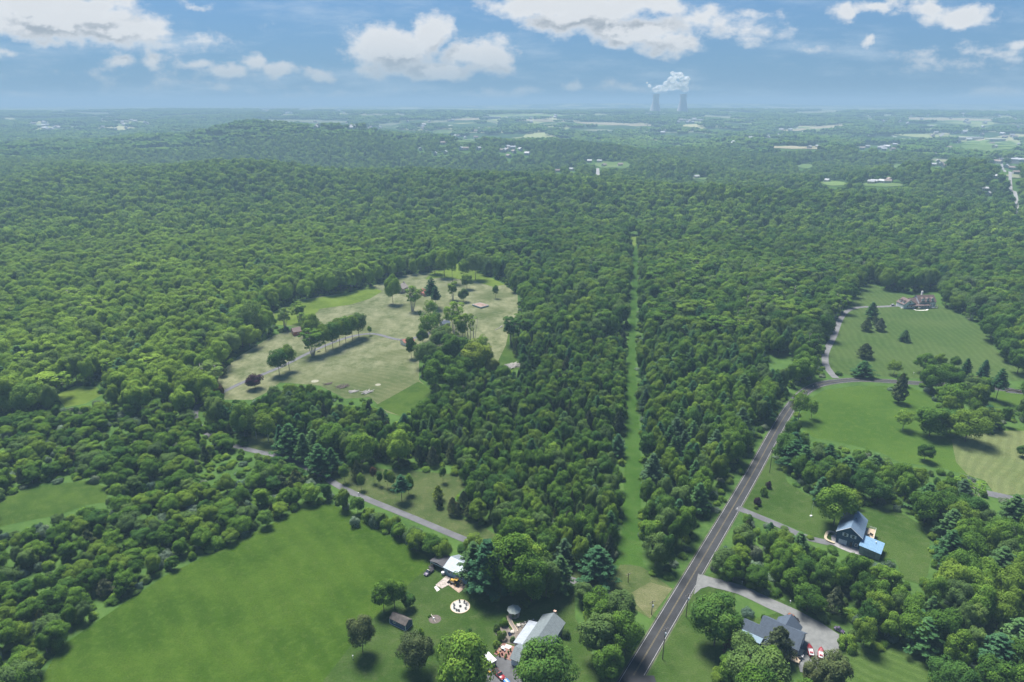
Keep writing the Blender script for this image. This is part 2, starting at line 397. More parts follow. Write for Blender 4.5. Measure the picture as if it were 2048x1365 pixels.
def shrub(name, mat, n=3000, size=.045):
    nb = 24; d = rdir(nb); d[:, 2] = np.abs(d[:, 2]) * .9
    cs = d * np.array([.62, .62, .62]) * rng.uniform(.5, 1, (nb, 1)); cs[:, 2] += .12; rs = rng.uniform(.18, .32, nb)
    return card_mesh(name, [blob_cards(cs, rs, rng.uniform(.2, .8, nb), n, size, np.array([0, 0, .1]))], mat)
def limb_mesh(name, mat, rad=.014, top=.8, nl=5, spread=.22, fork=.35):
    b = MB(); pts = [(0, 0, -.02), (rng.uniform(-.01, .01), rng.uniform(-.01, .01), fork), (rng.uniform(-.02, .02), rng.uniform(-.02, .02), top)]
    for i in range(2): b.bar(pts[i], pts[i + 1], rad * (1 - .35 * i), 6, rad * (.65 - .45 * i))
    for i in range(nl):
        z = fork + (top - fork) * rng.uniform(0, .7); a = i * 6.283 / nl + rng.uniform(-.5, .5); l = spread * rng.uniform(.7, 1.2)
        e = (math.cos(a) * l, math.sin(a) * l, z + rng.uniform(.10, .24)); mid = (e[0] * .5, e[1] * .5, z + (e[2] - z) * .35)
        b.bar((0, 0, z), mid, rad * .45, 5, rad * .3); b.bar(mid, e, rad * .3, 5, rad * .1)
    o = b.build(name, mat); me = o.data; bpy.data.objects.remove(o); return me
def sparse(name, mat, bark, n=1300, stems=4, size=.02, fill=.5):     # open tree whose grey limbs show; returns crown and trunk meshes
    b = MB(); tips = []
    for s_ in range(stems):
        a = s_ * 6.283 / stems + rng.uniform(-.4, .4); ra = rng.uniform(.04, .17)
        p1 = np.array([math.cos(a) * ra * .5, math.sin(a) * ra * .5, .35]); p2 = np.array([math.cos(a) * ra, math.sin(a) * ra, rng.uniform(.7, .97)])
        b.bar((math.cos(a) * .02, math.sin(a) * .02, -.02), p1, .010, 5, .007); b.bar(p1, p2, .007, 5, .002)
        for q in range(11):
            t = rng.uniform(.1, 1); st = p1 * (1 - t) + p2 * t; aa = rng.uniform(0, 6.283); l = rng.uniform(.05, .14)
            e = st + np.array([math.cos(aa) * l, math.sin(aa) * l, rng.uniform(.04, .14)]); b.bar(st, e, .0035, 4, .001); tips.append(e)
    o = b.build(name, bark); tm = o.data; bpy.data.objects.remove(o)
    tips = np.array(tips); ti = tips[rng.uniform(size=len(tips)) < fill] if fill < 1 else tips
    if len(ti) < 3: ti = tips[:3]
    rs = rng.uniform(.035, .075, len(ti))
    return card_mesh(name, [blob_cards(ti, rs, rng.uniform(.3, .8, len(ti)), n, size, np.array([0, 0, .6]))], mat), tm

PROTO = {}                                   # kind -> list of (crown mesh, trunk mesh, aspect)
def tr_(**k): return limb_mesh('trunk', M_BARK, **k)
PROTO['broad'] = [(broadleaf('crown', M_LEAF, rx=rx, rz=rz + .05, cz=cz - .05, nb=nb, br=br), tr_())
                  for rx, rz, cz, nb, br in ((.36,.31,.62,46,(.075,.15)), (.33,.34,.60,52,(.07,.13)), (.40,.29,.64,56,(.075,.14)),
                                            (.30,.36,.58,44,(.07,.14)), (.37,.33,.60,40,(.09,.17)), (.34,.30,.63,60,(.06,.11)))]
PROTO['pine'] = [(pine('crown', M_PINE, wid=w_, levels=l_), tr_(rad=.012, top=.9, nl=0)) for w_, l_ in ((.29, 13), (.25, 16), (.33, 12))]
PROTO['cedar'] = [(cedar('crown', M_CEDAR, wid=w_, p=p_), tr_(rad=.014, top=.7, nl=0)) for w_, p_ in ((.21, .8), (.25, .6))]
PROTO['shrub'] = [(shrub('crown', M_LEAF), tr_(rad=.03, top=.4, nl=3, spread=.3, fork=.1)) for _ in range(3)]
PROTO['silver'] = [(shrub('crown', M_GREY), tr_(rad=.03, top=.4, nl=3, spread=.3, fork=.1)) for _ in range(2)]
PROTO['open'] = [sparse('crown', M_LEAF, M_BARK_P, fill=1.0, n=5200, stems=6, size=.016), sparse('crown', M_LEAF, M_BARK_P, n=2600, stems=5, fill=.7, size=.015)]
PROTO['dead'] = [sparse('crown', M_LEAF, M_BARK_P, n=260, stems=3, fill=.15)]
PROTO['lollipop'] = [(broadleaf('crown', M_LEAF, n=7000, size=.017, rx=.33, rz=.34, cz=.62, nb=36, br=(.07,.14), low=-.8), tr_(top=.75, fork=.30, rad=.013)),
                     (broadleaf('crown', M_LEAF, n=6500, size=.017, rx=.28, rz=.35, cz=.60, nb=32, br=(.06,.13), low=-.8), tr_(top=.75, fork=.28, rad=.012))]
PROTO['tallpine'] = [(pine('crown', M_PINE, wid=.25, levels=9, base=.42, n=3800), tr_(rad=.010, top=.93, nl=4, spread=.15, fork=.5))]
PROTO['spruce'] = [(pine('crown', M_PINE, wid=.24, levels=18, base=.05), tr_(rad=.012, top=.9, nl=0))]
PROTO['palewillow'] = [(broadleaf('crown', M_LEAF, n=4200, size=.016, rx=.34, rz=.36, cz=.58, nb=60, br=(.05, .10)), limb_mesh('trunk', M_BARK_P, rad=.014, nl=7))]
lo_broad = [broadleaf('crown', M_LEAF, n=1150, size=.045, rx=.40, rz=.32, nb=26, br=(.09, .18)) for _ in range(4)]
lo_trunk = [tr_(nl=2) for _ in range(2)]

# ------------------------------------------------------------------ what is open ground, traced as seen (photo pixels)
FIELD = [(118,1296),(240,1212),(330,1152),(440,1098),(530,1055),(598,1018),(660,1008),(700,1022),(750,1052),(800,1085),(850,1110),(872,1135),(860,1160),(800,1190),(730,1260),(690,1365),(80,1365)]
YARD = [(868,1135),(880,1150),(930,1165),(975,1200),(1060,1215),(1135,1175),(1150,1190),(1150,1235),(1172,1280),(1195,1335),(1230,1372),(640,1372),(695,1300),(740,1245),(805,1180),(850,1140)]
GRASS_STRIP = [(495,868),(545,876),(600,893),(640,915),(690,920),(760,938),(850,944),(920,950),(930,975),(905,1000),(905,1030),(960,1050),(1000,1075),(960,1085),(905,1072),(830,1040),(700,985),(640,950),(560,915),(498,902)]
LANE_MASK = [(640,945),(700,978),(830,1032),(935,1078),(925,1084),(820,1044),(700,992),(655,968)]
LANE_MASK2 = [(386,830),(394,806),(402,812),(396,836)]
LOW_STRIP = [(1125,1130),(1190,1160),(1228,1160),(1240,1130),(1262,1130),(1285,1135),(1345,1178),(1300,1238),(1262,1215),(1215,1185),(1190,1182),(1125,1158)]
STRIP = [(1228,1130),(1245,1060),(1248,960),(1251,880),(1252,780),(1256,680),(1264,560),(1266,500),(1260,472),(1272,472),(1277,510),(1274,600),(1270,700),(1274,780),(1280,880),(1284,960),(1280,1060),(1287,1135)]
ROADMASK = [(1228,1365),(1300,1255),(1382,1120),(1478,960),(1528,875),(1556,825),(1590,778),(1625,763),(1668,756),(1717,752),(1778,756),(1840,760),(1840,774),(1778,770),(1717,768),(1668,772),(1637,780),(1612,795),(1590,830),(1570,860),(1545,905),(1510,965),(1425,1122),(1345,1255),(1310,1330),(1310,1365)]
FRONT_LAWN = [(1400,1165),(1425,1145),(1440,1158),(1540,1190),(1640,1235),(1690,1262),(1690,1320),(1660,1345),(1600,1345),(1560,1300),(1500,1300),(1500,1240),(1560,1225),(1470,1185),(1470,1250),(1430,1300),(1430,1372),(1290,1372),(1340,1260)]
LOWER_LAWN = [(1690,1300),(1760,1296),(1820,1300),(1866,1318),(1862,1372),(1665,1372),(1680,1335)]
BLUE_LAWN = [(1478,1018),(1510,960),(1545,912),(1560,925),(1575,965),(1620,995),(1640,1010),(1700,1010),(1760,1015),(1810,1030),(1856,1060),(1862,1110),(1856,1150),(1838,1168),(1806,1160),(1790,1118),(1760,1122),(1700,1100),(1640,1080),(1600,1062),(1545,1038)]
HILL_LAWN = [(1702,620),(1712,590),(1735,566),(1790,586),(1870,606),(1935,637),(1960,655),(1985,690),(2015,725),(2070,750),(2070,762),(1985,762),(1940,745),(1860,745),(1835,758),(1720,752),(1662,747),(1653,735),(1652,705),(1676,665),(1688,630)]
ROAD_FIELD = [(1604,815),(1622,795),(1650,780),(1717,772),(1775,772),(1790,800),(1800,800),(1815,772),(1862,792),(1880,830),(1900,850),(1960,850),(1975,870),(2020,855),(2070,860),(2070,990),(1990,990),(1970,962),(1930,950),(1880,935),(1800,925),(1760,905),(1700,890),(1625,875),(1600,850)]
CLEAR = [(428,778),(440,748),(470,718),(545,672),(600,655),(555,650),(545,625),(600,600),(700,585),(760,568),(800,552),(860,545),(905,525),(950,540),(1010,570),(1035,590),(1038,650),(1020,690),(1040,735),(1010,745),(940,700),(850,690),(838,715),(838,760),(866,785),(845,805),(800,832),(772,825),(740,795),(690,798),(640,772),(560,765),(540,782),(505,800),(450,800)]
MEADOW = [(-5,998),(60,975),(170,962),(215,975),(214,1005),(175,1010),(120,1030),(40,1045),(-5,1055)]
SMALL_MEADOW = [(112,792),(150,772),(195,775),(205,790),(170,808),(130,815)]
SMALL_MEADOW2 = [(1300,505),(1345,508),(1330,535),(1308,540)]
RIGHT_GAP = [(1975,790),(2048,775),(2048,810),(1990,815)]
LANE2_GAP = [(1980,985),(2005,985),(2003,1000),(1982,998)]
DRIVE_MASK = [(1668,757),(1655,745),(1646,728),(1646,705),(1660,672),(1672,640),(1690,614),(1720,608),(1760,606),(1795,600),(1795,618),(1720,622),(1700,626),(1688,642),(1674,672),(1658,705),(1658,728),(1680,757)]
CLEARS = [DRIVE_MASK, FIELD, YARD, GRASS_STRIP, LANE_MASK, LANE_MASK2, LOW_STRIP, STRIP, ROADMASK, FRONT_LAWN, LOWER_LAWN, BLUE_LAWN, HILL_LAWN, ROAD_FIELD, CLEAR, MEADOW, SMALL_MEADOW, RIGHT_GAP, LANE2_GAP]

# ------------------------------------------------------------------ ground
xs = np.sinh(np.linspace(-6.4, 6.4, 321)) / np.sinh(6.4) * 30000
ys = np.sinh(np.linspace(-4.2, 6.4, 280)) / np.sinh(6.4) * 30000 + 800
X, Y = np.meshgrid(xs, ys); Z = hf(X, Y)
me = bpy.data.meshes.new('ground'); nv = X.size; nx, ny = len(xs), len(ys)
me.vertices.add(nv); me.vertices.foreach_set('co', np.stack([X, Y, Z], -1).astype(np.float32).ravel())
ii = (np.arange(ny - 1)[:, None] * nx + np.arange(nx - 1)[None, :]).ravel()
me.loops.add(4 * len(ii)); me.loops.foreach_set('vertex_index', np.stack([ii, ii + 1, ii + nx + 1, ii + nx], 1).astype(np.int32).ravel())
me.polygons.add(len(ii)); me.polygons.foreach_set('loop_start', np.arange(0, 4 * len(ii), 4, dtype=np.int32)); me.update()
me.polygons.foreach_set('use_smooth', [True] * len(ii))
m, t, out = new_mat('ground')
co = t.add('ShaderNodeTexCoord').outputs['Object']
a = t.noise(co, .05, 5, .65); b = t.noise(co, .6, 5, .7)
near = t.mix(t.smooth(a, .3, .7), (.030, .066, .016), (.055, .105, .024)); near = t.mix(t.m('MULTIPLY', t.smooth(b, .4, .7), .5), near, (.075, .12, .035))
big = t.noise(t.vm('MULTIPLY', co, (1, .55, 1)).outputs[0], .0018, 6, .62)
vor = t.add('ShaderNodeTexVoronoi', {'Vector': co, 'Scale': .0035, 'Randomness': 1.0}, feature='F1')
sep = t.add('ShaderNodeSeparateColor', {0: vor.outputs['Color']})
fcol = t.mix(sep.outputs[0], (.13, .19, .07), (.30, .29, .17))
isf = t.m('MULTIPLY', t.m('GREATER_THAN', sep.outputs[1], .45), t.smooth(big, .38, .48))
fine = t.noise(co, .012, 6, .7)
farc = t.mix(t.smooth(fine, .35, .65), (.020, .045, .018), (.050, .090, .030))
farc = t.mix(isf, farc, fcol)
town = t.add('ShaderNodeTexVoronoi', {'Vector': co, 'Scale': .022, 'Randomness': 1.0}, feature='F1')
tw = t.m('MULTIPLY', t.m('LESS_THAN', town.outputs['Distance'], .22), t.smooth(t.noise(co, .0009, 3, .5), .55, .6))
farc = t.mix(tw, farc, (.45, .45, .44))
yv = t.add('ShaderNodeSeparateXYZ', {0: co}).outputs[1]
col = t.mix(t.smooth(yv, 2700.0, 3300.0), near, farc)
d = t.add('ShaderNodeBsdfDiffuse', {'Color': col}); t.l.new(d.outputs[0], out.inputs[0])
me.materials.append(m); tag(link('ground', me), kind='structure')

def sheet(name, poly, mat, z=.03, kind='structure'):                 # open ground drawn as seen, laid on the land
    pts = [G(*p) for p in poly]; mb = bmesh.new(); vs = [mb.verts.new((x, y, 0)) for x, y in pts]
    mb.faces.new(vs); bmesh.ops.triangulate(mb, faces=mb.faces[:])
    bmesh.ops.recalc_face_normals(mb, faces=mb.faces)
    if sum(f_.normal.z for f_ in mb.faces) < 0: bmesh.ops.reverse_faces(mb, faces=mb.faces)
    me = bpy.data.meshes.new(name); mb.to_mesh(me); mb.free(); me.materials.append(mat)
    o = link(name, me); o.location.z = z; return tag(o, kind=kind)
G_FIELD = grass('meadow_grass', (.048, .102, .011), (.078, .140, .018), (.110, .162, .034), stripe=.13, sdir=-38, sper=9.0, s1=.028, s2=.35)
G_YARD = grass('yard_grass', (.048, .096, .018), (.076, .126, .030), (.120, .150, .060), s1=.04)
G_LAWN = grass('mown_lawn', (.066, .116, .026), (.088, .136, .036), (.105, .148, .050), stripe=.25, sdir=-55, sper=3.4)
G_HILL = grass('hill_lawn', (.066, .116, .030), (.090, .138, .040), (.110, .146, .054), stripe=.2, sdir=12, sper=5.0)
G_FIELD2 = grass('bright_pasture', (.062, .126, .020), (.086, .156, .026), (.125, .178, .032), s1=.015)
G_DRY = grass('dry_pasture', (.125, .165, .058), (.155, .185, .075), (.19, .20, .09), stripe=.25, sdir=40, sper=5)
G_HAY = grass('hay_meadow', (.110, .150, .052), (.165, .190, .080), (.24, .245, .125), stripe=.10, sdir=-62, sper=5.0, hay=(.34, .34, .20))
G_ROUGH = grass('rough_grass', (.062, .120, .022), (.095, .160, .028), (.135, .190, .045), s1=.05)
G_BRIGHT = grass('bright_grass', (.13, .20, .03), (.19, .27, .045), (.26, .32, .08), s1=.04)
G_STRIPM = grass('strip_grass', (.050, .118, .018), (.072, .150, .026), (.10, .15, .04), s1=.05)
G_DRYV = grass('dry_verge', (.075, .115, .034), (.115, .150, .052), (.19, .19, .09), s1=.06)
def grow(poly, k):                           # open ground runs on a little under the trees around it
    cx = sum(p[0] for p in poly) / len(poly); cy = sum(p[1] for p in poly) / len(poly)
    return [(cx + (x - cx) * k, cy + (y - cy) * k) for x, y in poly]
sheet('meadow', FIELD, G_FIELD); sheet('meadow', MEADOW, G_ROUGH); sheet('meadow', SMALL_MEADOW, G_BRIGHT)
sheet('lawn', YARD, G_YARD, .05); sheet('lawn', GRASS_STRIP, G_DRYV); sheet('lawn', LOW_STRIP, G_DRYV, .04)
sheet('grass_strip', STRIP, G_STRIPM); sheet('lawn', FRONT_LAWN, G_YARD, .035); sheet('lawn', LOWER_LAWN, G_LAWN, .05)
sheet('lawn', BLUE_LAWN, G_YARD, .04); sheet('lawn', HILL_LAWN, G_HILL); sheet('meadow', ROAD_FIELD, G_FIELD2)
sheet('meadow', [(1903,880),(1970,862),(2070,862),(2070,990),(1990,990),(1970,962),(1935,950),(1912,925)], G_DRY, .06)
sheet('meadow', CLEAR, G_HAY)
sheet('meadow', [(770,820),(750,812),(790,790),(836,764),(850,770),(872,790),(845,808),(800,832)], G_ROUGH, .06)
sheet('meadow', [(600,652),(552,650),(548,626),(600,602),(700,585),(742,574),(765,583),(740,598),(700,610),(640,618),(620,640)], G_BRIGHT, .06)
sheet('meadow', [(905,526),(950,540),(1010,570),(985,574),(940,560),(880,556),(850,560),(862,546)], G_BRIGHT, .06)
sheet('meadow', [(1012,690),(1022,640),(1040,650),(1045,735),(1012,748),(985,745),(1000,715)], G_ROUGH, .06)
sheet('meadow', [(1256,476),(1260,470),(1272,470),(1274,488),(1268,496)], G_BRIGHT, .06)
sheet('meadow', [(1255,1190),(1300,1165),(1345,1178),(1300,1238)], grass('straw_patch', (.13,.15,.06), (.18,.19,.09), (.28,.26,.15), s1=.12), .06)
sheet('meadow', RIGHT_GAP, G_FIELD2, .05)

# ------------------------------------------------------------------ roads
def smooth_line(pts, step=4.0):
    P_ = [np.array(p, float) for p in pts]; P_ = [2 * P_[0] - P_[1]] + P_ + [2 * P_[-1] - P_[-2]]; outp = []
    for i in range(1, len(P_) - 2):
        n = max(2, int(np.linalg.norm(P_[i+1] - P_[i]) / step))
        for k in range(n):
            t_ = k / n; a, b, c, d_ = P_[i-1], P_[i], P_[i+1], P_[i+2]
            outp.append(.5 * ((2*b) + (c-a)*t_ + (2*a-5*b+4*c-d_)*t_**2 + (3*b-a-3*c+d_)*t_**3))
    outp.append(P_[-2]); return outp
def ribbon(name, line, w0, w1, mat, z, parent=None, dz=0.0, thick=0.0):
    vs, fs = [], []
    for i, p in enumerate(line):
        q = line[min(i+1, len(line)-1)] - line[max(i-1, 0)]; q = q / (np.linalg.norm(q) + 1e-9); n = np.array([q[1], -q[0]])
        for w_ in (w0, w1):
            c = p + n * w_; vs.append((c[0], c[1], z + float(hf(c[0], c[1])) + dz))
    for i in range(len(line) - 1): fs.append((2*i, 2*i+1, 2*i+3, 2*i+2))
    me = bpy.data.meshes.new(name); me.from_pydata(vs, [], fs); me.update()
    me.materials.append(mat); o = link(name, me, parent); return tag(o, kind='structure')
ASPH = plain('asphalt', (.029, .030, .033), .9, .25, .12)
ASPH2 = plain('old_asphalt', (.098, .100, .106), .9, .2, .2)
GRAVEL = plain('gravel', (.135, .140, .138), .95, .14, .5)
WHITE_P = plain('white_line_paint', (.33, .33, .33), .8, .12, .6)
YEL_P = plain('yellow_line_paint', (.15, .125, .07), .8, .15, .6)
rl = [G(*p) for p in [(1259,1365),(1404,1120),(1498,960),(1545,875),(1568,835),(1589,805),(1610,784),(1634,771),(1668,764),(1717,760),(1778,763),(1837,767),(1920,772),(2000,778),(2048,784)]]
d0 = (np.array(rl[0]) - np.array(rl[1])); rl = [tuple(np.array(rl[0]) + d0 * 2)] + rl + [tuple(np.array(rl[-1]) * 2.0 - np.array(rl[-2])), (640.0, 330.0)]
rl = smooth_line(rl, 5)
road = ribbon('road', rl, -3.35, 3.35, ASPH, .10)
M_SH = plain('road_shoulder', (.075, .09, .045), .95, .3, .3)
ribbon('road_shoulder', rl, 3.3, 3.8, M_SH, .07); ribbon('road_shoulder', rl, -3.8, -3.3, M_SH, .07)
for w0, w1, nm, mt in ((-.20,-.09,'centre_line',YEL_P),(.09,.20,'centre_line',YEL_P),(-3.02,-2.89,'edge_line',WHITE_P),(2.89,3.02,'edge_line',WHITE_P)):
    ribbon(nm, rl, w0, w1, mt, .115, road)
lane_px = [(1225,1195),(1185,1177),(1120,1152),(1030,1118),(925,1078),(830,1038),(700,984),(640,950),(575,918),(498,900),(430,878),(392,842),(396,812),(425,796),(480,768),(560,735),(625,703),(690,677),(745,668),(800,680),(848,671),(880,655),(890,640)]
ribbon('lane', smooth_line([G(*p) for p in lane_px], 5), -1.9, 1.9, ASPH2, .10)
ribbon('driveway', smooth_line([G(*p) for p in [(1672,757),(1660,744),(1651,728),(1652,705),(1668,672),(1680,640),(1695,622),(1720,615),(1760,614),(1797,612)]], 5), -2.4, 2.4, plain('driveway_asphalt', (.12, .122, .125), .9, .15, .3), .12)
ribbon('driveway', smooth_line([G(*p) for p in [(1474,1016),(1500,1027),(1560,1052),(1620,1078),(1680,1090)]], 4), -2.0, 2.0, ASPH2, .12)
ribbon('driveway', smooth_line([G(*p) for p in [(1398,1158),(1425,1166),(1480,1180),(1540,1208),(1590,1230),(1625,1250)]], 4), -3.0, 3.0, GRAVEL, .13)
sheet('driveway', [(1396,1148),(1404,1152),(1420,1158),(1422,1172),(1402,1178),(1388,1190)], GRAVEL, .12)
sheet('driveway', [(1560,1212),(1600,1226),(1640,1245),(1678,1270),(1678,1300),(1668,1335),(1655,1352),(1600,1345),(1590,1300),(1592,1262)], GRAVEL, .14)
sheet('driveway', [(985,1318),(1005,1308),(1035,1330),(1050,1372),(968,1372)], plain('dark_drive', (.075, .077, .082), .9, .2, .3), .12)
sheet('driveway', [(1232,1372),(1262,1352),(1308,1352),(1318,1380),(1240,1400)], ASPH, .118)
ribbon('lane', smooth_line([G(*p) for p in [(1970,986),(2060,1006)]], 5), -3, 3, ASPH2, .1)

# ------------------------------------------------------------------ far fields, tracts and roads across the valley
FARC = []
def far_strip(name, x0, y0, x1, y1, th, col, clear=True):
    n = max(2, int(abs(x1 - x0) / 12)); vs, fs = [], []; up, dn = [], []
    for i in range(n + 1):
        t_ = i / n; px = x0 + (x1 - x0) * t_; py = y0 + (y1 - y0) * t_; hh = th / 2 * (1 - .75 * abs(2 * t_ - 1) ** 4) * (0.8 + .4 * math.sin(i * 2.3 + x0) ** 2)
        up.append((px, py - hh)); dn.append((px, py + hh))
        for k in range(5):
            x, y = G(px, py + hh - hh * 2 * k / 4); vs.append((x, y, float(hf(x, y)) + 1.2))
    for i in range(n):
        for k in range(4): a = i * 5 + k; fs.append((a, a + 5, a + 6, a + 1))
    me = bpy.data.meshes.new(name); me.from_pydata(vs, [], fs); me.materials.append(col); tag(link(name, me), kind='structure')
    if clear: FARC.append(up + dn[::-1])
TAN = grass('tan_tract', (.42, .38, .24), (.54, .48, .32), (.36, .36, .22), s1=.004, s2=.02)
LGR = grass('light_green_tract', (.14, .23, .07), (.22, .32, .10), (.30, .36, .15), s1=.004, s2=.02)
PGR = grass('pale_tract', (.26, .30, .17), (.36, .37, .24), (.30, .30, .20), s1=.004, s2=.02)
for a_ in [(1030,241,1160,243,4,TAN),(1150,246,1325,252,5,TAN),(905,240,975,238,4,TAN),(1520,295,1672,297,5,TAN),(1556,263,1625,258,4,TAN),(1620,257,1705,251,5,TAN),
           (1795,237,2010,241,5,TAN),(860,266,905,262,7,LGR),(905,283,965,281,6,LGR),(1922,292,2032,291,22,LGR),(1950,281,2015,283,5,TAN),(1190,330,1262,331,13,LGR),(1640,366,1700,370,9,LGR),(1720,370,1810,371,8,LGR),
           (1590,333,1628,333,8,LGR),(1778,333,1806,332,8,LGR),(2012,352,2048,355,8,PGR),(515,241,700,245,5,PGR),(740,252,800,248,4,PGR),(845,245,900,243,4,PGR),(1160,261,1230,262,4,PGR),(1330,266,1400,264,3,PGR),
           (530,215,640,217,3,PGR),(700,232,860,229,3,PGR),(1190,231,1260,230,3,PGR),(1400,232,1470,236,4,PGR),(1440,243,1510,244,3,LGR),(1560,226,1700,224,3,PGR),(1330,292,1400,291,3,LGR),
           (1700,232,1800,231,3,PGR),(1380,358,1420,358,5,LGR),(975,240,1010,252,6,PGR),(1860,320,1900,322,6,PGR),(100,226,260,228,3,PGR),(1740,216,1980,217,3,PGR),(1290,231,1330,231,3,LGR)]:
    far_strip('far_field', *a_[:5], a_[5])
FROAD = plain('pale_road', (.20, .20, .20), .9, .1, .02)
for pts, wd in (([(1873,308),(1876,293),(1880,278),(1886,266)], 14), ([(2034,430),(2033,405),(2029,385),(2020,362),(2006,340),(2001,322),(1998,310)], 6), ([(1196,352),(1194,338)], 12)):
    ribbon('far_road', smooth_line([G(*p) for p in pts], 25), -wd / 2, wd / 2, FROAD, 1.4)
    FARC.append([(x - 5, y) for x, y in pts] + [(x + 5, y) for x, y in pts[::-1]])

# ------------------------------------------------------------------ single trees
CAT = {'broad':'tree','pine':'pine tree','cedar':'cedar tree','shrub':'bush','silver':'bush','open':'tree','dead':'dead tree','lollipop':'tree','tallpine':'pine tree','spruce':'spruce tree','palewillow':'tree'}
NAME = {'broad':'broadleaf_tree','pine':'pine_tree','cedar':'cedar_tree','shrub':'bush','silver':'bush','open':'open_crowned_tree','dead':'bare_tree','lollipop':'broadleaf_tree','tallpine':'pine_tree','spruce':'spruce_tree','palewillow':'willow_tree'}
FIRST = {}                                   # the first tree built of every kind; the woods reuse its shapes
def tree(kind, vi, x, y, h, wd, tint, label, group=None, rot=None, mat=None, z=None):
    cm, tm = PROTO[kind][vi % len(PROTO[kind])]
    r = thing(NAME[kind], label, CAT[kind], x, y, rng.uniform(0, 360) if rot is None else rot, z, group)
    r.scale = (wd, wd, h)
    c = link('crown', cm, r); c['tint'] = float(tint)
    if kind not in ('silver',):
        link('trunk', tm, r)
    if mat is not None:
        c.material_slots[0].link = 'OBJECT'; c.material_slots[0].material = mat
    else: FIRST.setdefault((kind, vi % len(PROTO[kind])), c)
    return r
WD0 = {'broad':.9,'pine':.62,'cedar':.46,'shrub':1.75,'silver':1.75,'open':.42,'dead':.42,'lollipop':.78,'tallpine':.52,'spruce':.5,'palewillow':.86}
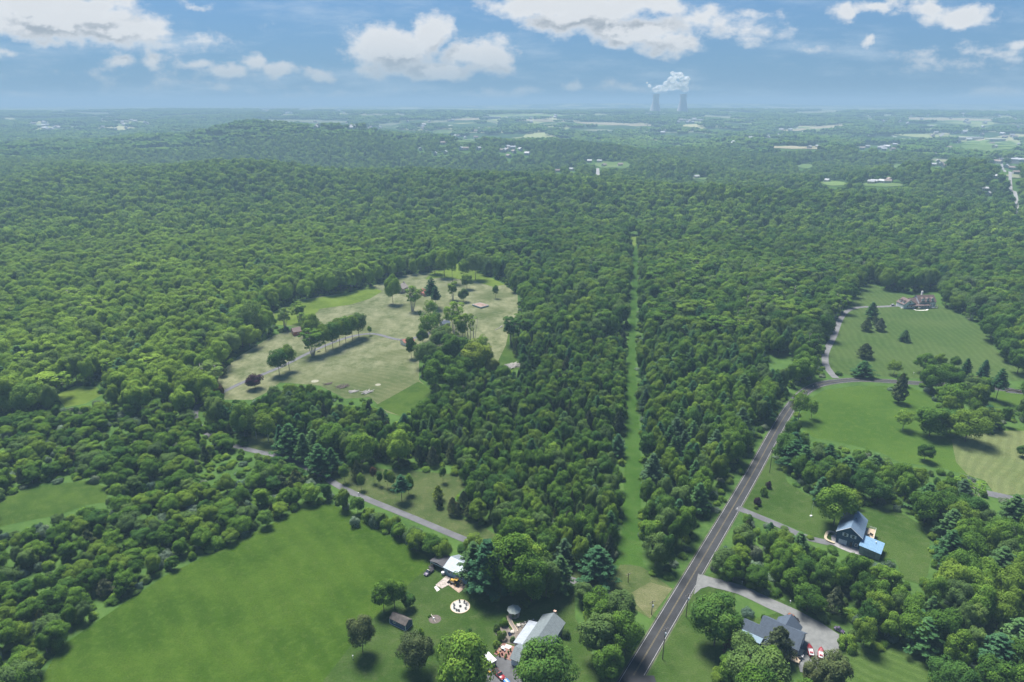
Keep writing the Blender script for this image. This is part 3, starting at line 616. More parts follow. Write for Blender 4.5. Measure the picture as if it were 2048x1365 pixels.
EX = [  # photo x, y of the foot, height in photo pixels, kind, crown width / height, tint, label, material
 (626,712,52,'open',.75,.45,'white trunked birch at the left end of the lane row'),
 (652,704,56,'lollipop',.75,.40,'second tree from the left in the row along the clearing lane'),
 (666,699,57,'lollipop',.72,.45,'third tree from the left in the row along the clearing lane'),
 (680,692,56,'lollipop',.75,.42,'fourth tree from the left in the row along the clearing lane'),
 (692,687,55,'lollipop',.70,.40,'fifth tree from the left in the row along the clearing lane'),
 (705,682,54,'lollipop',.78,.40,'sixth tree from the left in the row along the clearing lane'),
 (718,676,52,'lollipop',.80,.36,'round topped tree at the right end of the lane row'),
 (740,671,19,'lollipop',.6,.55,'young sapling just right of the lane row'),
 (559,751,54,'lollipop',.78,.34,'left one of the pair of round trees beside the lane'),
 (579,741,52,'lollipop',.75,.34,'right one of the pair of round trees beside the lane'),
 (511,778,30,'broad',1.15,.5,'dark purple leaved tree at the edge of the lane', 'P'),
 (446,753,26,'cedar',.6,.6,'small egg shaped evergreen on the hay slope left of the lane'),
 (438,790,24,'shrub',1.1,.5,'rusty brown bush where the lane leaves the clearing','R'),
 (570,659,46,'open',.6,.7,'slender pale tree behind the brick house'),
 (599,645,40,'open',.6,.75,'pale open tree right behind the brick house'),
 (505,676,78,'palewillow',.75,.72,'tall pale willow like tree at the wood edge left of the brick house'),
 (536,674,48,'palewillow',.55,.62,'narrow pale tree beside the tall willow'),
 (478,688,52,'broad',.9,.5,'round dark green tree at the left edge of the hay slope'),
 (622,676,50,'broad',1.0,.25,'dark round tree overhanging the brick house'),
 (604,655,30,'open',.7,.7,'small light tree behind the brick house chimney'),
 (786,608,60,'broad',.62,.72,'tall light green tree left of the stone house'),
 (825,623,53,'open',.62,.6,'leaning leafy tree on a bare trunk right of the stone house'),
 (864,614,60,'tallpine',.52,.12,'tall dark pine in front of the red house'),
 (872,620,50,'tallpine',.45,.16,'second dark pine beside the red house'),
 (889,555,56,'lollipop',.72,.62,'tall shade tree at the head of the clearing'),
 (905,566,72,'lollipop',.5,.66,'tallest tree at the head of the clearing'),
 (951,560,56,'lollipop',.75,.6,'wide shade tree at the top right of the clearing'),
 (928,562,44,'lollipop',.7,.66,'light green shade tree between two taller ones at the clearing head'),
 (870,548,50,'lollipop',.7,.6,'shade tree at the wood edge behind the red house'),
 (934,579,30,'broad',1.1,.2,'dark spreading tree above the round one in the clearing'),
 (927,604,28,'broad',.95,.12,'dark round tree in the middle of the clearing'),
 (991,597,27,'lollipop',.62,.32,'small lone tree near the right end of the clearing'),
 (906,600,36,'open',.55,.72,'thin pale tree between the dark round tree and the dark pines'),
 (840,630,9,'shrub',1.2,.3,'small dark bush near the wheel tracks in the clearing'),
 (862,636,38,'palewillow',.95,.72,'pale green spreading tree at the end of the lane'),
 (858,683,60,'palewillow',.85,.62,'pale feathery tree beside the wood shed'),
 (846,690,34,'broad',.8,.3,'dark shrubby tree under the pale feathery tree'),
 (908,670,72,'open',.55,.86,'tall yellowish open tree left of the bare stemmed group'),
 (924,694,66,'open',.42,.80,'first tall bare stemmed tree of the grey group'),
 (933,686,64,'dead',.45,.6,'grey bare tree standing between two leafy stems'),
 (941,690,60,'dead',.45,.6,'grey bare tree in front of the hollow clearing lawn'),
 (948,682,58,'dead',.42,.6,'grey bare tree at the right end of the bare group'),
 (916,682,60,'dead',.4,.6,'grey bare tree at the left end of the bare group'),
 (957,752,72,'broad',1.05,.5,'broad yellow green tree at the lower right of the clearing','Y'),
 (985,758,44,'broad',.8,.5,'smaller yellow green tree right of the broad yellow one','Y'),
 (901,728,60,'broad',.85,.35,'dark green round tree in front of the bare group'),
 (853,734,52,'broad',.95,.5,'mid green tree over the small white garage'),
 (823,717,44,'broad',.62,.22,'dark oval tree covering the small white garage'),
 (872,785,66,'broad',.85,.38,'full green tree at the bottom right corner of the hay field'),
 (912,790,60,'broad',.9,.42,'full tree below the broad yellow green tree'),
 (880,702,50,'broad',.9,.45,'mid green tree left of the dark one in the central clump'),
 (872,664,44,'palewillow',.8,.6,'pale feathery tree behind the wood shed'),
 (893,694,48,'palewillow',.8,.7,'pale tree between the shed and the bare stemmed group'),
 (928,726,52,'broad',.85,.55,'fresh green tree under the bare stemmed group'),
 (886,754,54,'broad',.9,.34,'dark full tree below the central clump'),
 (932,762,50,'broad',.95,.42,'full tree between the dark clump and the yellow green tree'),
 (965,712,44,'palewillow',.8,.85,'yellowish feathery tree right of the bare group'),
 (1005,770,40,'broad',1.0,.4,'round tree left of the log heap'),
 (1022,690,56,'open',.62,.35,'leaning tree with bare trunk on the right edge of the clearing'),
 (1036,668,44,'open',.8,.4,'small tree right behind the leaning one'),
 (583,912,66,'pine',.85,.5,'large pine at the left end of the grass strip'),
 (564,905,56,'pine',.6,.45,'slender pine behind the large pine of the grass strip'),
 (537,884,64,'palewillow',.8,.66,'light green feathery tree at the left end of the grass strip'),
 (513,878,56,'palewillow',.7,.68,'pale tree at the very tip of the grass strip'),
 (610,925,60,'pine',.6,.45,'pine right of the large pine of the grass strip'),
 (641,951,64,'pine',.8,.46,'broad pine beside the private lane'),
 (665,947,52,'pine',.7,.42,'rounder pine right of the broad lane pine'),
 (690,965,36,'lollipop',.7,.4,'small round topped tree beside the lane, next to the pines'),
 (710,953,50,'lollipop',.6,.45,'taller small tree behind the lane saplings'),
 (716,962,42,'cedar',.42,.6,'narrow small tree in the middle of the strip'),
 (723,980,34,'lollipop',.5,.3,'thin dark sapling nearest the lane'),
 (748,966,34,'lollipop',.5,.32,'reddish green slim sapling in the strip','R'),
 (760,972,30,'lollipop',.45,.4,'slim sapling between two others in the strip'),
 (775,974,35,'lollipop',.5,.38,'left one of the twin saplings in the strip'),
 (783,977,36,'lollipop',.5,.3,'right one of the twin saplings in the strip'),
 (804,1003,54,'tallpine',.62,.42,'young layered pine standing forward in the strip'),
 (817,989,42,'broad',.5,.7,'light yellow green sapling behind the young layered pine'),
 (886,965,33,'lollipop',.55,.38,'small lone tree in the upper part of the mown strip'),
 (924,966,28,'lollipop',.5,.4,'small lone tree close to the cedars of the strip'),
 (877,1001,30,'cedar',.6,.5,'bright yellow sapling in the strip','Y'),
 (879,1016,25,'cedar',.62,.2,'small dark cedar below the bright yellow sapling'),
 (906,1029,34,'cedar',.55,.6,'olive cedar at the left of the cedar clump'),
 (917,1033,28,'cedar',.6,.55,'short olive cedar in the cedar clump beside the lane'),
 (928,1022,40,'cedar',.5,.6,'tall olive cedar in the cedar clump beside the lane'),
 (940,1038,36,'cedar',.6,.5,'brownish cedar at the right of the cedar clump'),
 (710,1052,21,'silver',1.15,.8,'pale silvery bush standing out in the green field'),
 (716,1028,36,'broad',.85,.68,'bright green tree at the field corner by the hedge'),
 (688,1020,42,'broad',.75,.25,'dark narrow tree at the field corner by the lane'),
 (1742,637,33,'pine',.9,.25,'tallest pine of the four below the hilltop house'),
 (1732,662,23,'cedar',.85,.2,'left small evergreen under the hilltop pine'),
 (1759,662,26,'cedar',.85,.15,'right small evergreen under the hilltop pine'),
 (1749,650,16,'cedar',.6,.3,'tiny evergreen between the small ones under the pine'),
 (1808,683,24,'spruce',.95,.2,'lone round evergreen in the middle of the hill lawn'),
 (1729,716,29,'cedar',.9,.1,'dark lone evergreen in the lower hill lawn'),
 (1725,753,31,'pine',1.5,.3,'wide low evergreen at the foot of the hill lawn'),
 (1787,750,30,'palewillow',1.25,.45,'thin spreading tree at the foot of the hill lawn'),
 (1846,746,40,'broad',1.05,.38,'round tree at the foot of the hill lawn'),
 (1878,737,30,'broad',.9,.5,'light green tree right of the round foot tree'),
 (1908,738,26,'broad',.85,.2,'dark round tree near the blue green spruce'),
 (1928,758,42,'spruce',.6,.15,'dark blue green spruce by the curving road'),
 (1862,787,58,'broad',.85,.3,'dark tree on the road edge below the hill lawn'),
 (1892,774,46,'broad',1.0,.35,'broad dark tree behind the road below the hill lawn'),
 (1796,806,60,'cedar',.5,.42,'tall oval tree between the pasture and the road'),
 (1803,772,26,'broad',.9,.4,'small tree on the road side above the tall oval one'),
 (1805,860,42,'palewillow',1.0,.8,'pale willow like tree in the pasture'),
 (1858,873,60,'broad',1.25,.42,'wide rounded tree at the left of the pasture clump'),
 (1930,884,62,'broad',1.2,.42,'wide rounded tree at the right of the pasture clump'),
 (1893,868,50,'broad',1.1,.38,'low rounded tree in the middle of the pasture clump'),
 (1901,824,60,'palewillow',1.25,.5,'large pale spreading tree beyond the pasture clump'),
 (1848,922,34,'broad',1.05,.1,'dark round lone tree in the pasture'),
 (1965,757,38,'spruce',.62,.12,'dark jagged spruce right of the blue green one'),
 (1945,772,20,'broad',1.2,.5,'reddish brown small tree beside the jagged spruce','R'),
 (1991,802,66,'tallpine',.5,.2,'tall dark straggly spruce by the road at the right'),
 (1968,795,40,'broad',.9,.48,'green tree left of the straggly spruce'),
 (2044,914,24,'broad',1.0,.2,'small dark tree at the right edge of the dry pasture'),
 (2034,748,52,'broad',.95,.28,'large round dark tree at the right end of the hill lawn'),
 (1596,842,62,'palewillow',.75,.6,'light green roadside tree at the start of the curve'),
 (1622,838,40,'palewillow',.7,.6,'small light roadside tree beside the taller one'),
 (1678,750,8,'shrub',2.2,.1,'low dark hedge bush at the hill drive entrance'),
 (768,1224,56,'broad',.85,.36,'left tree of the pair behind the blue shed'),
 (790,1218,64,'broad',.75,.42,'right taller tree of the pair behind the blue shed'),
 (818,1217,30,'broad',1.0,.3,'small round tree right of the pair behind the blue shed'),
 (726,1307,80,'broad',.66,.75,'large olive cedar at the edge of the green field','C'),
 (842,1272,16,'shrub',.95,.7,'small light round bush beside the blue shed'),
 (832,1338,70,'broad',.85,.50,'dark brownish cedar between the shed and the big light tree','C'),
 (858,1300,26,'cedar',.55,.6,'small olive cedar behind the dark brownish cedar'),
 (924,1395,128,'broad',.85,.66,'big light green tree at the bottom left of the driveway'),
 (938,1295,36,'broad',.7,.4,'darker treetop behind the big light green tree'),
 (1087,1395,112,'broad',.95,.55,'big tree covering the near side of the grey house'),
 (1052,1350,50,'broad',.6,.5,'narrow tree between the patio and the big house tree'),
 (976,1190,112,'pine',.75,.36,'big dark pine right of the metal roofed garage'),
 (948,1172,90,'pine',.6,.33,'leftmost dark pine against the metal roofed garage'),
 (1022,1194,122,'broad',.85,.36,'biggest round tree of the clump behind the gazebo'),
 (1062,1206,96,'broad',.8,.34,'round tree at the near end of the clump behind the gazebo'),
 (1092,1196,80,'broad',.7,.30,'dark tree right of the clump behind the gazebo'),
 (1120,1182,72,'pine',.65,.3,'dark pine at the right end of the clump behind the gazebo'),
 (950,1120,52,'broad',.8,.72,'bright yellow green tree between the lane and the garage'),
 (1193,1158,66,'pine',.95,.6,'light green layered pine beside the private lane'),
 (1128,1130,54,'pine',.7,.5,'light green pine left of the layered one'),
 (1165,1206,40,'broad',1.0,.4,'rounded tree where the private lane meets the road side wood'),
 (1195,1244,64,'broad',.95,.42,'upper tree of the clump between the grey house lawn and the road'),
 (1238,1262,76,'broad',.9,.38,'tree of the roadside clump just left of the straw patch'),
 (1243,1312,84,'broad',.8,.42,'large tree of the roadside clump nearest the road'),
 (1192,1318,88,'broad',.9,.46,'large tree of the roadside clump facing the grey house'),
 (1214,1356,70,'broad',.9,.40,'lowest tree of the roadside clump above the dark apron'),
 (1428,1292,98,'broad',1.02,.6,'large full tree on the front lawn by the road'),
 (1464,1318,56,'cedar',.6,.35,'brown leaved tree right of the large front lawn tree','R'),
 (1478,1340,70,'broad',.95,.62,'light green tree at the left of the lower house'),
 (1510,1395,95,'broad',1.05,.6,'big light green tree below the slate roofed house'),
 (1458,1375,60,'broad',.9,.55,'light tree at the bottom edge left of the slate roofed house'),
 (1540,1345,50,'broad',.8,.6,'light green tree between the big one and the slate house deck'),
 (1554,1318,64,'cedar',.66,.9,'green cone shaped cedar in front of the slate roof'),
 (1622,1380,62,'broad',.66,.85,'olive cedar left of the boats, at the deck','C'),
 (1658,1388,80,'broad',.88,.75,'large olive cedar just below the boats','C'),
 (1692,1298,26,'shrub',1.35,.7,'bright round bush at the edge of the gravel lot'),
 (1527,1242,15,'shrub',.8,.2,'dark bush at the corner of the slate roof'),
 (1667,1052,88,'broad',.92,.66,'big bright round tree beside the navy house'),
 (1703,1010,30,'shrub',1.7,.3,'low dark shrubbery behind the navy house'),
 (1513,1010,16,'shrub',1.1,.5,'lower purple bush on the roadside bed','P'),
 (1537,976,14,'shrub',1.0,.5,'upper purple bush on the roadside bed','P'),
 (1527,992,20,'shrub',.8,.5,'green bush between the two purple ones'),
 (1512,1018,8,'shrub',1.1,.7,'tiny olive bush at the end of the roadside bed'),
 (993,1262,14,'shrub',1.0,.35,'clipped dark bush at the left of the garden by the patio'),
 (1004,1277,20,'shrub',1.0,.4,'larger clipped round bush beside the brick patio'),
 (1008,1250,14,'shrub',1.3,.45,'loose bush beside the gazebo path'),
 (1026,1283,10,'shrub',1.2,.6,'light green bush next to the lean to roof'),
 (993,1293,12,'shrub',1.3,.62,'leafy plants at the left corner of the brick patio'),
 (1133,1275,18,'shrub',1.0,.3,'dark bush at the right corner of the grey house'),
 (1028,1234,6,'shrub',1.8,.8,'yellow green plants at the foot of the gazebo'),
]
MK = {'C': M_CEDAR, 'P': M_PURPLE, 'R': M_RUST, 'Y': M_YELLOW}
EXPOS = []
for i, e in enumerate(EX):
    px, py, hp, kind, asp, tint, label = e[:7]; x, y = G(px, py); h = tall(px, py, hp)
    wd = h * asp / WD0[kind]
    hz = h / (1.02 if kind not in ('shrub', 'silver') else .95)
    tree(kind, i, x, y, hz, wd, tint, label, mat=MK[e[7]] if len(e) > 7 else None); EXPOS.append((x, y, h * asp / 2))
# a clipped hedge line of bushes between the green field and the lane, and other small rows
def bushes(pts, n, h0, h1, kinds, tint, label, group):
    L = smooth_line([G(*p) for p in pts], 1.0)
    for k in range(n):
        p = L[int((k + .5) / n * (len(L) - 1))] + rng.normal(size=2) * .8; kd = kinds[int(rng.integers(len(kinds)))]; h = rng.uniform(h0, h1)
        tree(kd, k, p[0], p[1], h, h * rng.uniform(.9, 1.25) / WD0[kd], tint + rng.uniform(-.15, .15), label, group); EXPOS.append((p[0], p[1], h * .5))
bushes([(735,1040),(770,1060),(805,1080),(835,1098)], 12, 5, 7.5, ['broad', 'shrub', 'silver'], .5, 'bushy tree in the hedge between the green field and the lane', 'hedge trees along the private lane')
bushes([(825,1092),(860,1108),(893,1118)], 5, 8, 11, ['broad'], .32, 'dark full hedge tree left of the garage carport', 'dark hedge trees by the carport')

# ------------------------------------------------------------------ woodland
for i_, poly in enumerate(CLEARS): CLEARS[i_] = [(x, 1700 if y >= 1365 else y) for x, y in poly]
BUILT = [[(1668,1020),(1745,1015),(1775,1085),(1762,1118),(1690,1105),(1662,1090),(1656,1055)], [(1500,1240),(1535,1225),(1600,1230),(1612,1330),(1560,1330),(1500,1290)],
         [(868,1105),(905,1090),(940,1120),(935,1190),(868,1180)], [(1030,1225),(1135,1220),(1135,1350),(985,1365),(985,1280)], [(1780,585),(1880,580),(1885,630),(1780,625)],
         [(590,650),(625,655),(625,678),(590,675)], [(780,565),(815,560),(815,595),(780,592)], [(872,640),(905,640),(905,662),(872,660)], [(1590,705),(1535,718),(1545,735),(1585,735)]]
HOUSE_PX = []                                # far houses, drawn after this; keep trees off them
hr = np.random.default_rng(21)
def cluster(x0, x1, y0, y1, n, s=1.0):
    for _ in range(n): HOUSE_PX.append((hr.uniform(x0, x1), hr.uniform(y0, y1), s))
cluster(760,960,252,290,16); cluster(930,1065,297,316,12); cluster(840,930,300,312,4); cluster(1175,1262,322,340,4,.8); cluster(1335,1400,240,248,10); cluster(1275,1330,262,270,6); cluster(1640,1820,363,374,6,.8)
cluster(1720,1795,292,302,9); cluster(1860,2045,255,300,22); cluster(1990,2046,315,345,7); cluster(60,165,243,262,20); cluster(195,300,240,262,16); cluster(515,700,214,232,12); cluster(1840,1900,315,335,5,.8); cluster(1560,1640,262,300,4)
cluster(1380,1402,356,362,1,.8); cluster(290,330,278,284,2,.8); cluster(1480,1560,270,280,6); cluster(1040,1130,228,262,6); cluster(1960,2040,345,415,4,.7); cluster(600,930,240,262,12); cluster(1800,2040,226,250,12)
cluster(1020,1150,318,360,2,.8); cluster(1720,1860,232,252,6); cluster(700,800,256,262,4)
HCLEAR = [[(x - 7, y - 5), (x + 7, y - 5), (x + 8, y + 3), (x - 8, y + 3)] if y > 285 else [(x - 5, y - 2.5), (x + 5, y - 2.5), (x + 5, y + 2), (x - 5, y + 2)] for x, y, s in HOUSE_PX]
RL = np.array(rl)
lane_line = np.array(smooth_line([G(*p) for p in lane_px], 5))
def blocked(x, y, h, rad, polys, side=.6):
    z0 = hf(x, y); bad = np.zeros(len(x), bool)
    for dz, dr in ((0.02, 0), (.5, 0), (.93, 0), (.6, side), (.6, -side), (.3, side * .8), (.3, -side * .8)):
        px, py, _ = project(x + dr * rad, y, z0 + dz * h)
        for p in polys:
            pa = np.array(p)
            w_ = (px > pa[:, 0].min()) & (px < pa[:, 0].max()) & (py > pa[:, 1].min()) & (py < pa[:, 1].max()) & ~bad
            if w_.any(): idx = np.where(w_)[0]; bad[idx] |= inpoly(px[idx], py[idx], p)
    return bad
def near_line(x, y, line, dist):
    r = np.zeros(len(x), bool)
    for a in line[::1]: r |= (x - a[0]) ** 2 + (y - a[1]) ** 2 < dist * dist
    return r
def grid(x0, x1, y0, y1, s, jit=.42):
    gx, gy = np.meshgrid(np.arange(float(x0), x1, s), np.arange(float(y0), y1, s * .87)); gx[1::2] += s / 2
    gx = gx + rng.uniform(-jit, jit, gx.shape) * s; gy = gy + rng.uniform(-jit, jit, gy.shape) * s
    return gx.ravel(), gy.ravel()
def vnoise(x, y, s, seed):                    # smooth value noise
    r_ = np.random.default_rng(seed).uniform(0, 1, (64, 64)); x = x / s + 1000; y = y / s + 1000
    i, j = np.floor(x).astype(int), np.floor(y).astype(int); fx, fy = x - i, y - j; fx = fx*fx*(3-2*fx); fy = fy*fy*(3-2*fy)
    q = lambda a, b: r_[a % 64, b % 64]
    return (q(i,j)*(1-fx)+q(i+1,j)*fx)*(1-fy)+(q(i,j+1)*(1-fx)+q(i+1,j+1)*fx)*fy
ZONES = [  # polygon (photo px of the foot), spacing, height range, {kind: share}, tint, words
 ([(-900,840),(360,830),(500,890),(640,985),(760,1060),(600,1060),(100,1320),(60,1365),(-900,1365)], 7.0, (5.5, 11), {'broad':.72,'shrub':.13,'silver':.10,'cedar':.05}, .42, 'in the thicket left of the green field'),
 ([(-900,1365),(60,1365),(60,1900),(-900,1900)], 9, (9, 14), {'broad':1}, .4, 'in the thicket left of the green field'),
 ([(740,690),(1262,690),(1240,1140),(1120,1160),(960,1090),(930,980),(920,940),(640,905),(480,870),(380,830),(440,800),(700,800)], 6.6, (9, 15), {'broad':.82,'cedar':.08,'pine':.08,'silver':.02}, .34, 'in the dark wood left of the straight grass strip'),
 ([(1262,690),(1620,690),(1560,840),(1370,1140),(1290,1240),(1262,1140)], 8.0, (12, 18), {'broad':.72,'pine':.27,'cedar':.01}, .42, 'in the wood between the grass strip and the main road'),
 ([(1140,1160),(1330,1160),(1240,1400),(1150,1400)], 9.0, (11, 17), {'broad':.85,'pine':.15}, .42, 'beside the main road right of the grey house'),
 ([(1380,1000),(1700,1020),(1900,1150),(1780,1330),(1400,1200)], 8.0, (8, 14), {'broad':.80,'silver':.06,'cedar':.06,'pine':.08}, .40, 'in the wood between the navy house and the gravel driveway'),
 ([(1540,840),(2600,780),(2600,1900),(1640,1900),(1640,1250),(1500,1000)], 9.6, (11, 18), {'broad':.76,'pine':.17,'silver':.05,'dead':.02}, .40, 'in the big wood at the lower right'),
]
def zone_of(px, py):
    z_ = np.full(len(px), len(ZONES) - 1)
    for k in range(len(ZONES) - 2, -1, -1): z_[inpoly(px, py, ZONES[k][0])] = k
    return z_
NEAR = []                                    # x, y, h, width scale, kind, variant, tint, zone
ZONES.append((None, 11.5, (15, 22), {'broad':.93,'pine':.03,'open':.04}, .5, 'in the far woodland'))
for k, (poly, s, (h0, h1), mixd, tb, words) in enumerate(ZONES):
    x, y = grid(-760, 820, 70, 1010, s)
    px, py, dd = project(x, y, 0); d = np.hypot(x, y)
    ok = (d < 1010) & (dd > 30) & (px > -420) & (px < 2470) & (py < 1750); ok &= zone_of(px, py) == k
    x, y, px, py = x[ok], y[ok], px[ok], py[ok]; n = len(x)
    hbig = vnoise(x, y, 45, 3 + k)
    h = h0 + (h1 - h0) * np.clip(.6 * rng.uniform(0, 1, n) + .5 * hbig, 0, 1.1)
    kinds = np.array(list(mixd)); kd = kinds[rng.choice(len(kinds), n, p=np.array(list(mixd.values())) / sum(mixd.values()))]
    diam = s * rng.uniform(.8, 1.75, n); h = h * (.82 + .22 * diam / (s * 1.2))
    diam = np.where(kd == 'cedar', diam * .62, np.where(kd == 'silver', diam * .7, diam)); h = np.where(np.isin(kd, ['shrub', 'silver']), h * .55, h)
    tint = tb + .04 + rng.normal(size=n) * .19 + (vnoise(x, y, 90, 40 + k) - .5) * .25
    if k == len(ZONES) - 1:                  # sunlit left and cloud-shadowed middle and right, put into the leaf tint
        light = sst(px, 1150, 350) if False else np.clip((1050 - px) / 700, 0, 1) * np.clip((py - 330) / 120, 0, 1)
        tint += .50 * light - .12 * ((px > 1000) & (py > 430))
        rb = (px > 1300) & (px < 1720) & (py > 540) & (py < 760) & (rng.uniform(size=n) < .22); kd = np.where(rb, 'open', kd)
        diam = diam * 1.06
    vi = rng.integers(0, 6, n)
    bad = blocked(x, y, h, diam / 2, CLEARS + BUILT) | near_line(x, y, RL, 8.5)
    if k == 0: bad |= (vnoise(x, y, 19, 77) > .76) & (px < 640)
    bad |= near_line(x, y, lane_line, 2.0)
    for ex, ey, er in EXPOS:
        bad |= (x - ex) ** 2 + (y - ey) ** 2 < (er * .8 + 1.2) ** 2
    for j in np.where(~bad)[0]:
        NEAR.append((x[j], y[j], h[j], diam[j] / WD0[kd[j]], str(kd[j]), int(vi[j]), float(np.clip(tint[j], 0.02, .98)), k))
# undergrowth, lower than the wood, which closes its foot
UNDER = []
x, y = grid(-700, 760, 80, 900, 6.0)
px, py, dd = project(x, y, 0); ok = (dd > 30) & (px > -200) & (px < 2250) & (py < 1500) & (py > 480); x, y = x[ok], y[ok]
h = rng.uniform(1.6, 4.2, len(x)); bad = blocked(x, y, h, np.full(len(x), 2.2), CLEARS + BUILT, .3) | near_line(x, y, RL, 6.0) | near_line(x, y, lane_line, 2.4)
for j in np.where(~bad)[0]: UNDER.append((x[j], y[j], h[j], rng.uniform(4, 6.5) / 1.75, 'shrub' if rng.uniform() < .85 else 'silver', int(rng.integers(3)), float(np.clip(.52 + rng.normal() * .18, .05, .95)), 0))
# the trees that show largest stand on their own
def apparent(t_):
    px, py, dd = project(t_[0], t_[1], t_[2] * .6)
    return (t_[2] * t_[3] * WD0[t_[4]]) ** .5 / dd if (10 < px < 2038 and 330 < py < 1365) else 0
NEAR.sort(key=lambda t_: -apparent(t_))
KW = {'broad':'leafy green tree','pine':'pine with layered boughs','cedar':'narrow olive cedar','shrub':'low green bush','silver':'pale silvery bush','open':'thin tree with open crown','dead':'bare grey tree'}
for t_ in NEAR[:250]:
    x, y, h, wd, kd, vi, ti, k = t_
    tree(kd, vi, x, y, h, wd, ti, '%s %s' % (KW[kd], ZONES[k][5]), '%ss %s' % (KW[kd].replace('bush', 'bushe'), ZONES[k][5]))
KINDS = ['broad'] * 6 + ['pine'] * 3 + ['cedar'] * 2 + ['shrub'] * 3 + ['silver'] * 2 + ['open'] * 2 + ['dead']
VARS = [0,1,2,3,4,5, 0,1,2, 0,1, 0,1,2, 0,1, 0,1, 0]
for kd, v_ in zip(KINDS, VARS):              # any kind that has not stood on its own yet does so in the wood
    if (kd, v_) not in FIRST:
        for q in range(250, len(NEAR)):
            if NEAR[q][4] == kd:
                x, y, h, wd, _, _, ti, k = NEAR.pop(q); tree(kd, v_, x, y, h, wd, ti, '%s %s' % (KW[kd], ZONES[k][5]), '%ss %s' % (KW[kd].replace('bush', 'bushe'), ZONES[k][5])); break
        else:
            x, y = G(300 + 40 * v_, 520); tree(kd, v_, x, y, 5, 4, .4, '%s %s' % (KW[kd], ZONES[-1][5]), '%ss %s' % (KW[kd].replace('bush', 'bushe'), ZONES[-1][5]))

def wood(name, pts, objs, trunks, label, cat):   # one wood: instances of the tree shapes above on a cloud of feet
    n = len(pts); me = bpy.data.meshes.new(name); me.vertices.add(n)
    A = np.array([(p[0], p[1], float(0)) for p in pts]); A[:, 2] = hf(A[:, 0], A[:, 1]); me.vertices.foreach_set('co', A.astype(np.float32).ravel())
    for nm, vals in (('sw', [p[3] for p in pts]), ('sh', [p[2] for p in pts]), ('rot', rng.uniform(0, 6.283, n)), ('tint', [p[6] for p in pts])):
        me.attributes.new(nm, 'FLOAT', 'POINT').data.foreach_set('value', np.array(vals, np.float32))
    me.attributes.new('pick', 'INT', 'POINT').data.foreach_set('value', np.array([p[5] for p in pts], np.int32))
    o = link(name, me); tag(o, label, cat, kind='stuff')
    ng = bpy.data.node_groups.new(name, 'GeometryNodeTree')
    ng.interface.new_socket(name="Geometry", in_out='INPUT', socket_type='NodeSocketGeometry'); ng.interface.new_socket(name="Geometry", in_out='OUTPUT', socket_type='NodeSocketGeometry')
    N = ng.nodes; L = ng.links; gi = N.new('NodeGroupInput'); go = N.new('NodeGroupOutput')
    def attr(nm, dt='FLOAT'):
        a = N.new('GeometryNodeInputNamedAttribute'); a.data_type = dt; a.inputs[0].default_value = nm; return a.outputs[0]
    cs = N.new('ShaderNodeCombineXYZ'); sw = attr('sw'); L.new(sw, cs.inputs[0]); L.new(sw, cs.inputs[1]); L.new(attr('sh'), cs.inputs[2])
    cr = N.new('ShaderNodeCombineXYZ'); L.new(attr('rot'), cr.inputs[2])
    jo = N.new('GeometryNodeJoinGeometry')
    for lst in (objs, trunks):
        if not lst: continue
        g2i = N.new('GeometryNodeGeometryToInstance') if False else None
        j = N.new('GeometryNodeJoinGeometry')
        for ob in lst[::-1]:
            oi = N.new('GeometryNodeObjectInfo'); oi.inputs['Object'].default_value = ob; oi.inputs['As Instance'].default_value = True; oi.transform_space = 'ORIGINAL'
            L.new(oi.outputs['Geometry'], j.inputs[0])
        ip = N.new('GeometryNodeInstanceOnPoints'); ip.inputs['Pick Instance'].default_value = True
        L.new(gi.outputs[0], ip.inputs['Points']); L.new(j.outputs[0], ip.inputs['Instance']); L.new(attr('pick', 'INT'), ip.inputs['Instance Index'])
        L.new(cr.outputs[0], ip.inputs['Rotation']); L.new(cs.outputs[0], ip.inputs['Scale']); L.new(ip.outputs[0], jo.inputs[0])
    L.new(jo.outputs[0], go.inputs[0])
    md = o.modifiers.new('wood', 'NODES'); md.node_group = ng; return o
def pick_of(kd, v_):
    ids = [i for i, q in enumerate(KINDS) if q == kd]; return ids[v_ % len(ids)]
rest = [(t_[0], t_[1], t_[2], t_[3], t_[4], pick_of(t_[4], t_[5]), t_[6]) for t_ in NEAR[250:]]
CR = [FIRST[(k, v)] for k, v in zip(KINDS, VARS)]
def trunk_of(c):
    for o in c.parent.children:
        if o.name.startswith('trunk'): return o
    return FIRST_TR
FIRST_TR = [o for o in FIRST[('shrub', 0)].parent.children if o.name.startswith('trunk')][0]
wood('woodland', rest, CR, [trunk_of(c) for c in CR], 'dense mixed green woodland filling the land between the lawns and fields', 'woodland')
und = [(t_[0], t_[1], t_[2], t_[3], t_[4], pick_of(t_[4], t_[5]), t_[6]) for t_ in UNDER]
wood('undergrowth', und, CR, [], 'low leafy undergrowth along the feet of the woods', 'undergrowth')

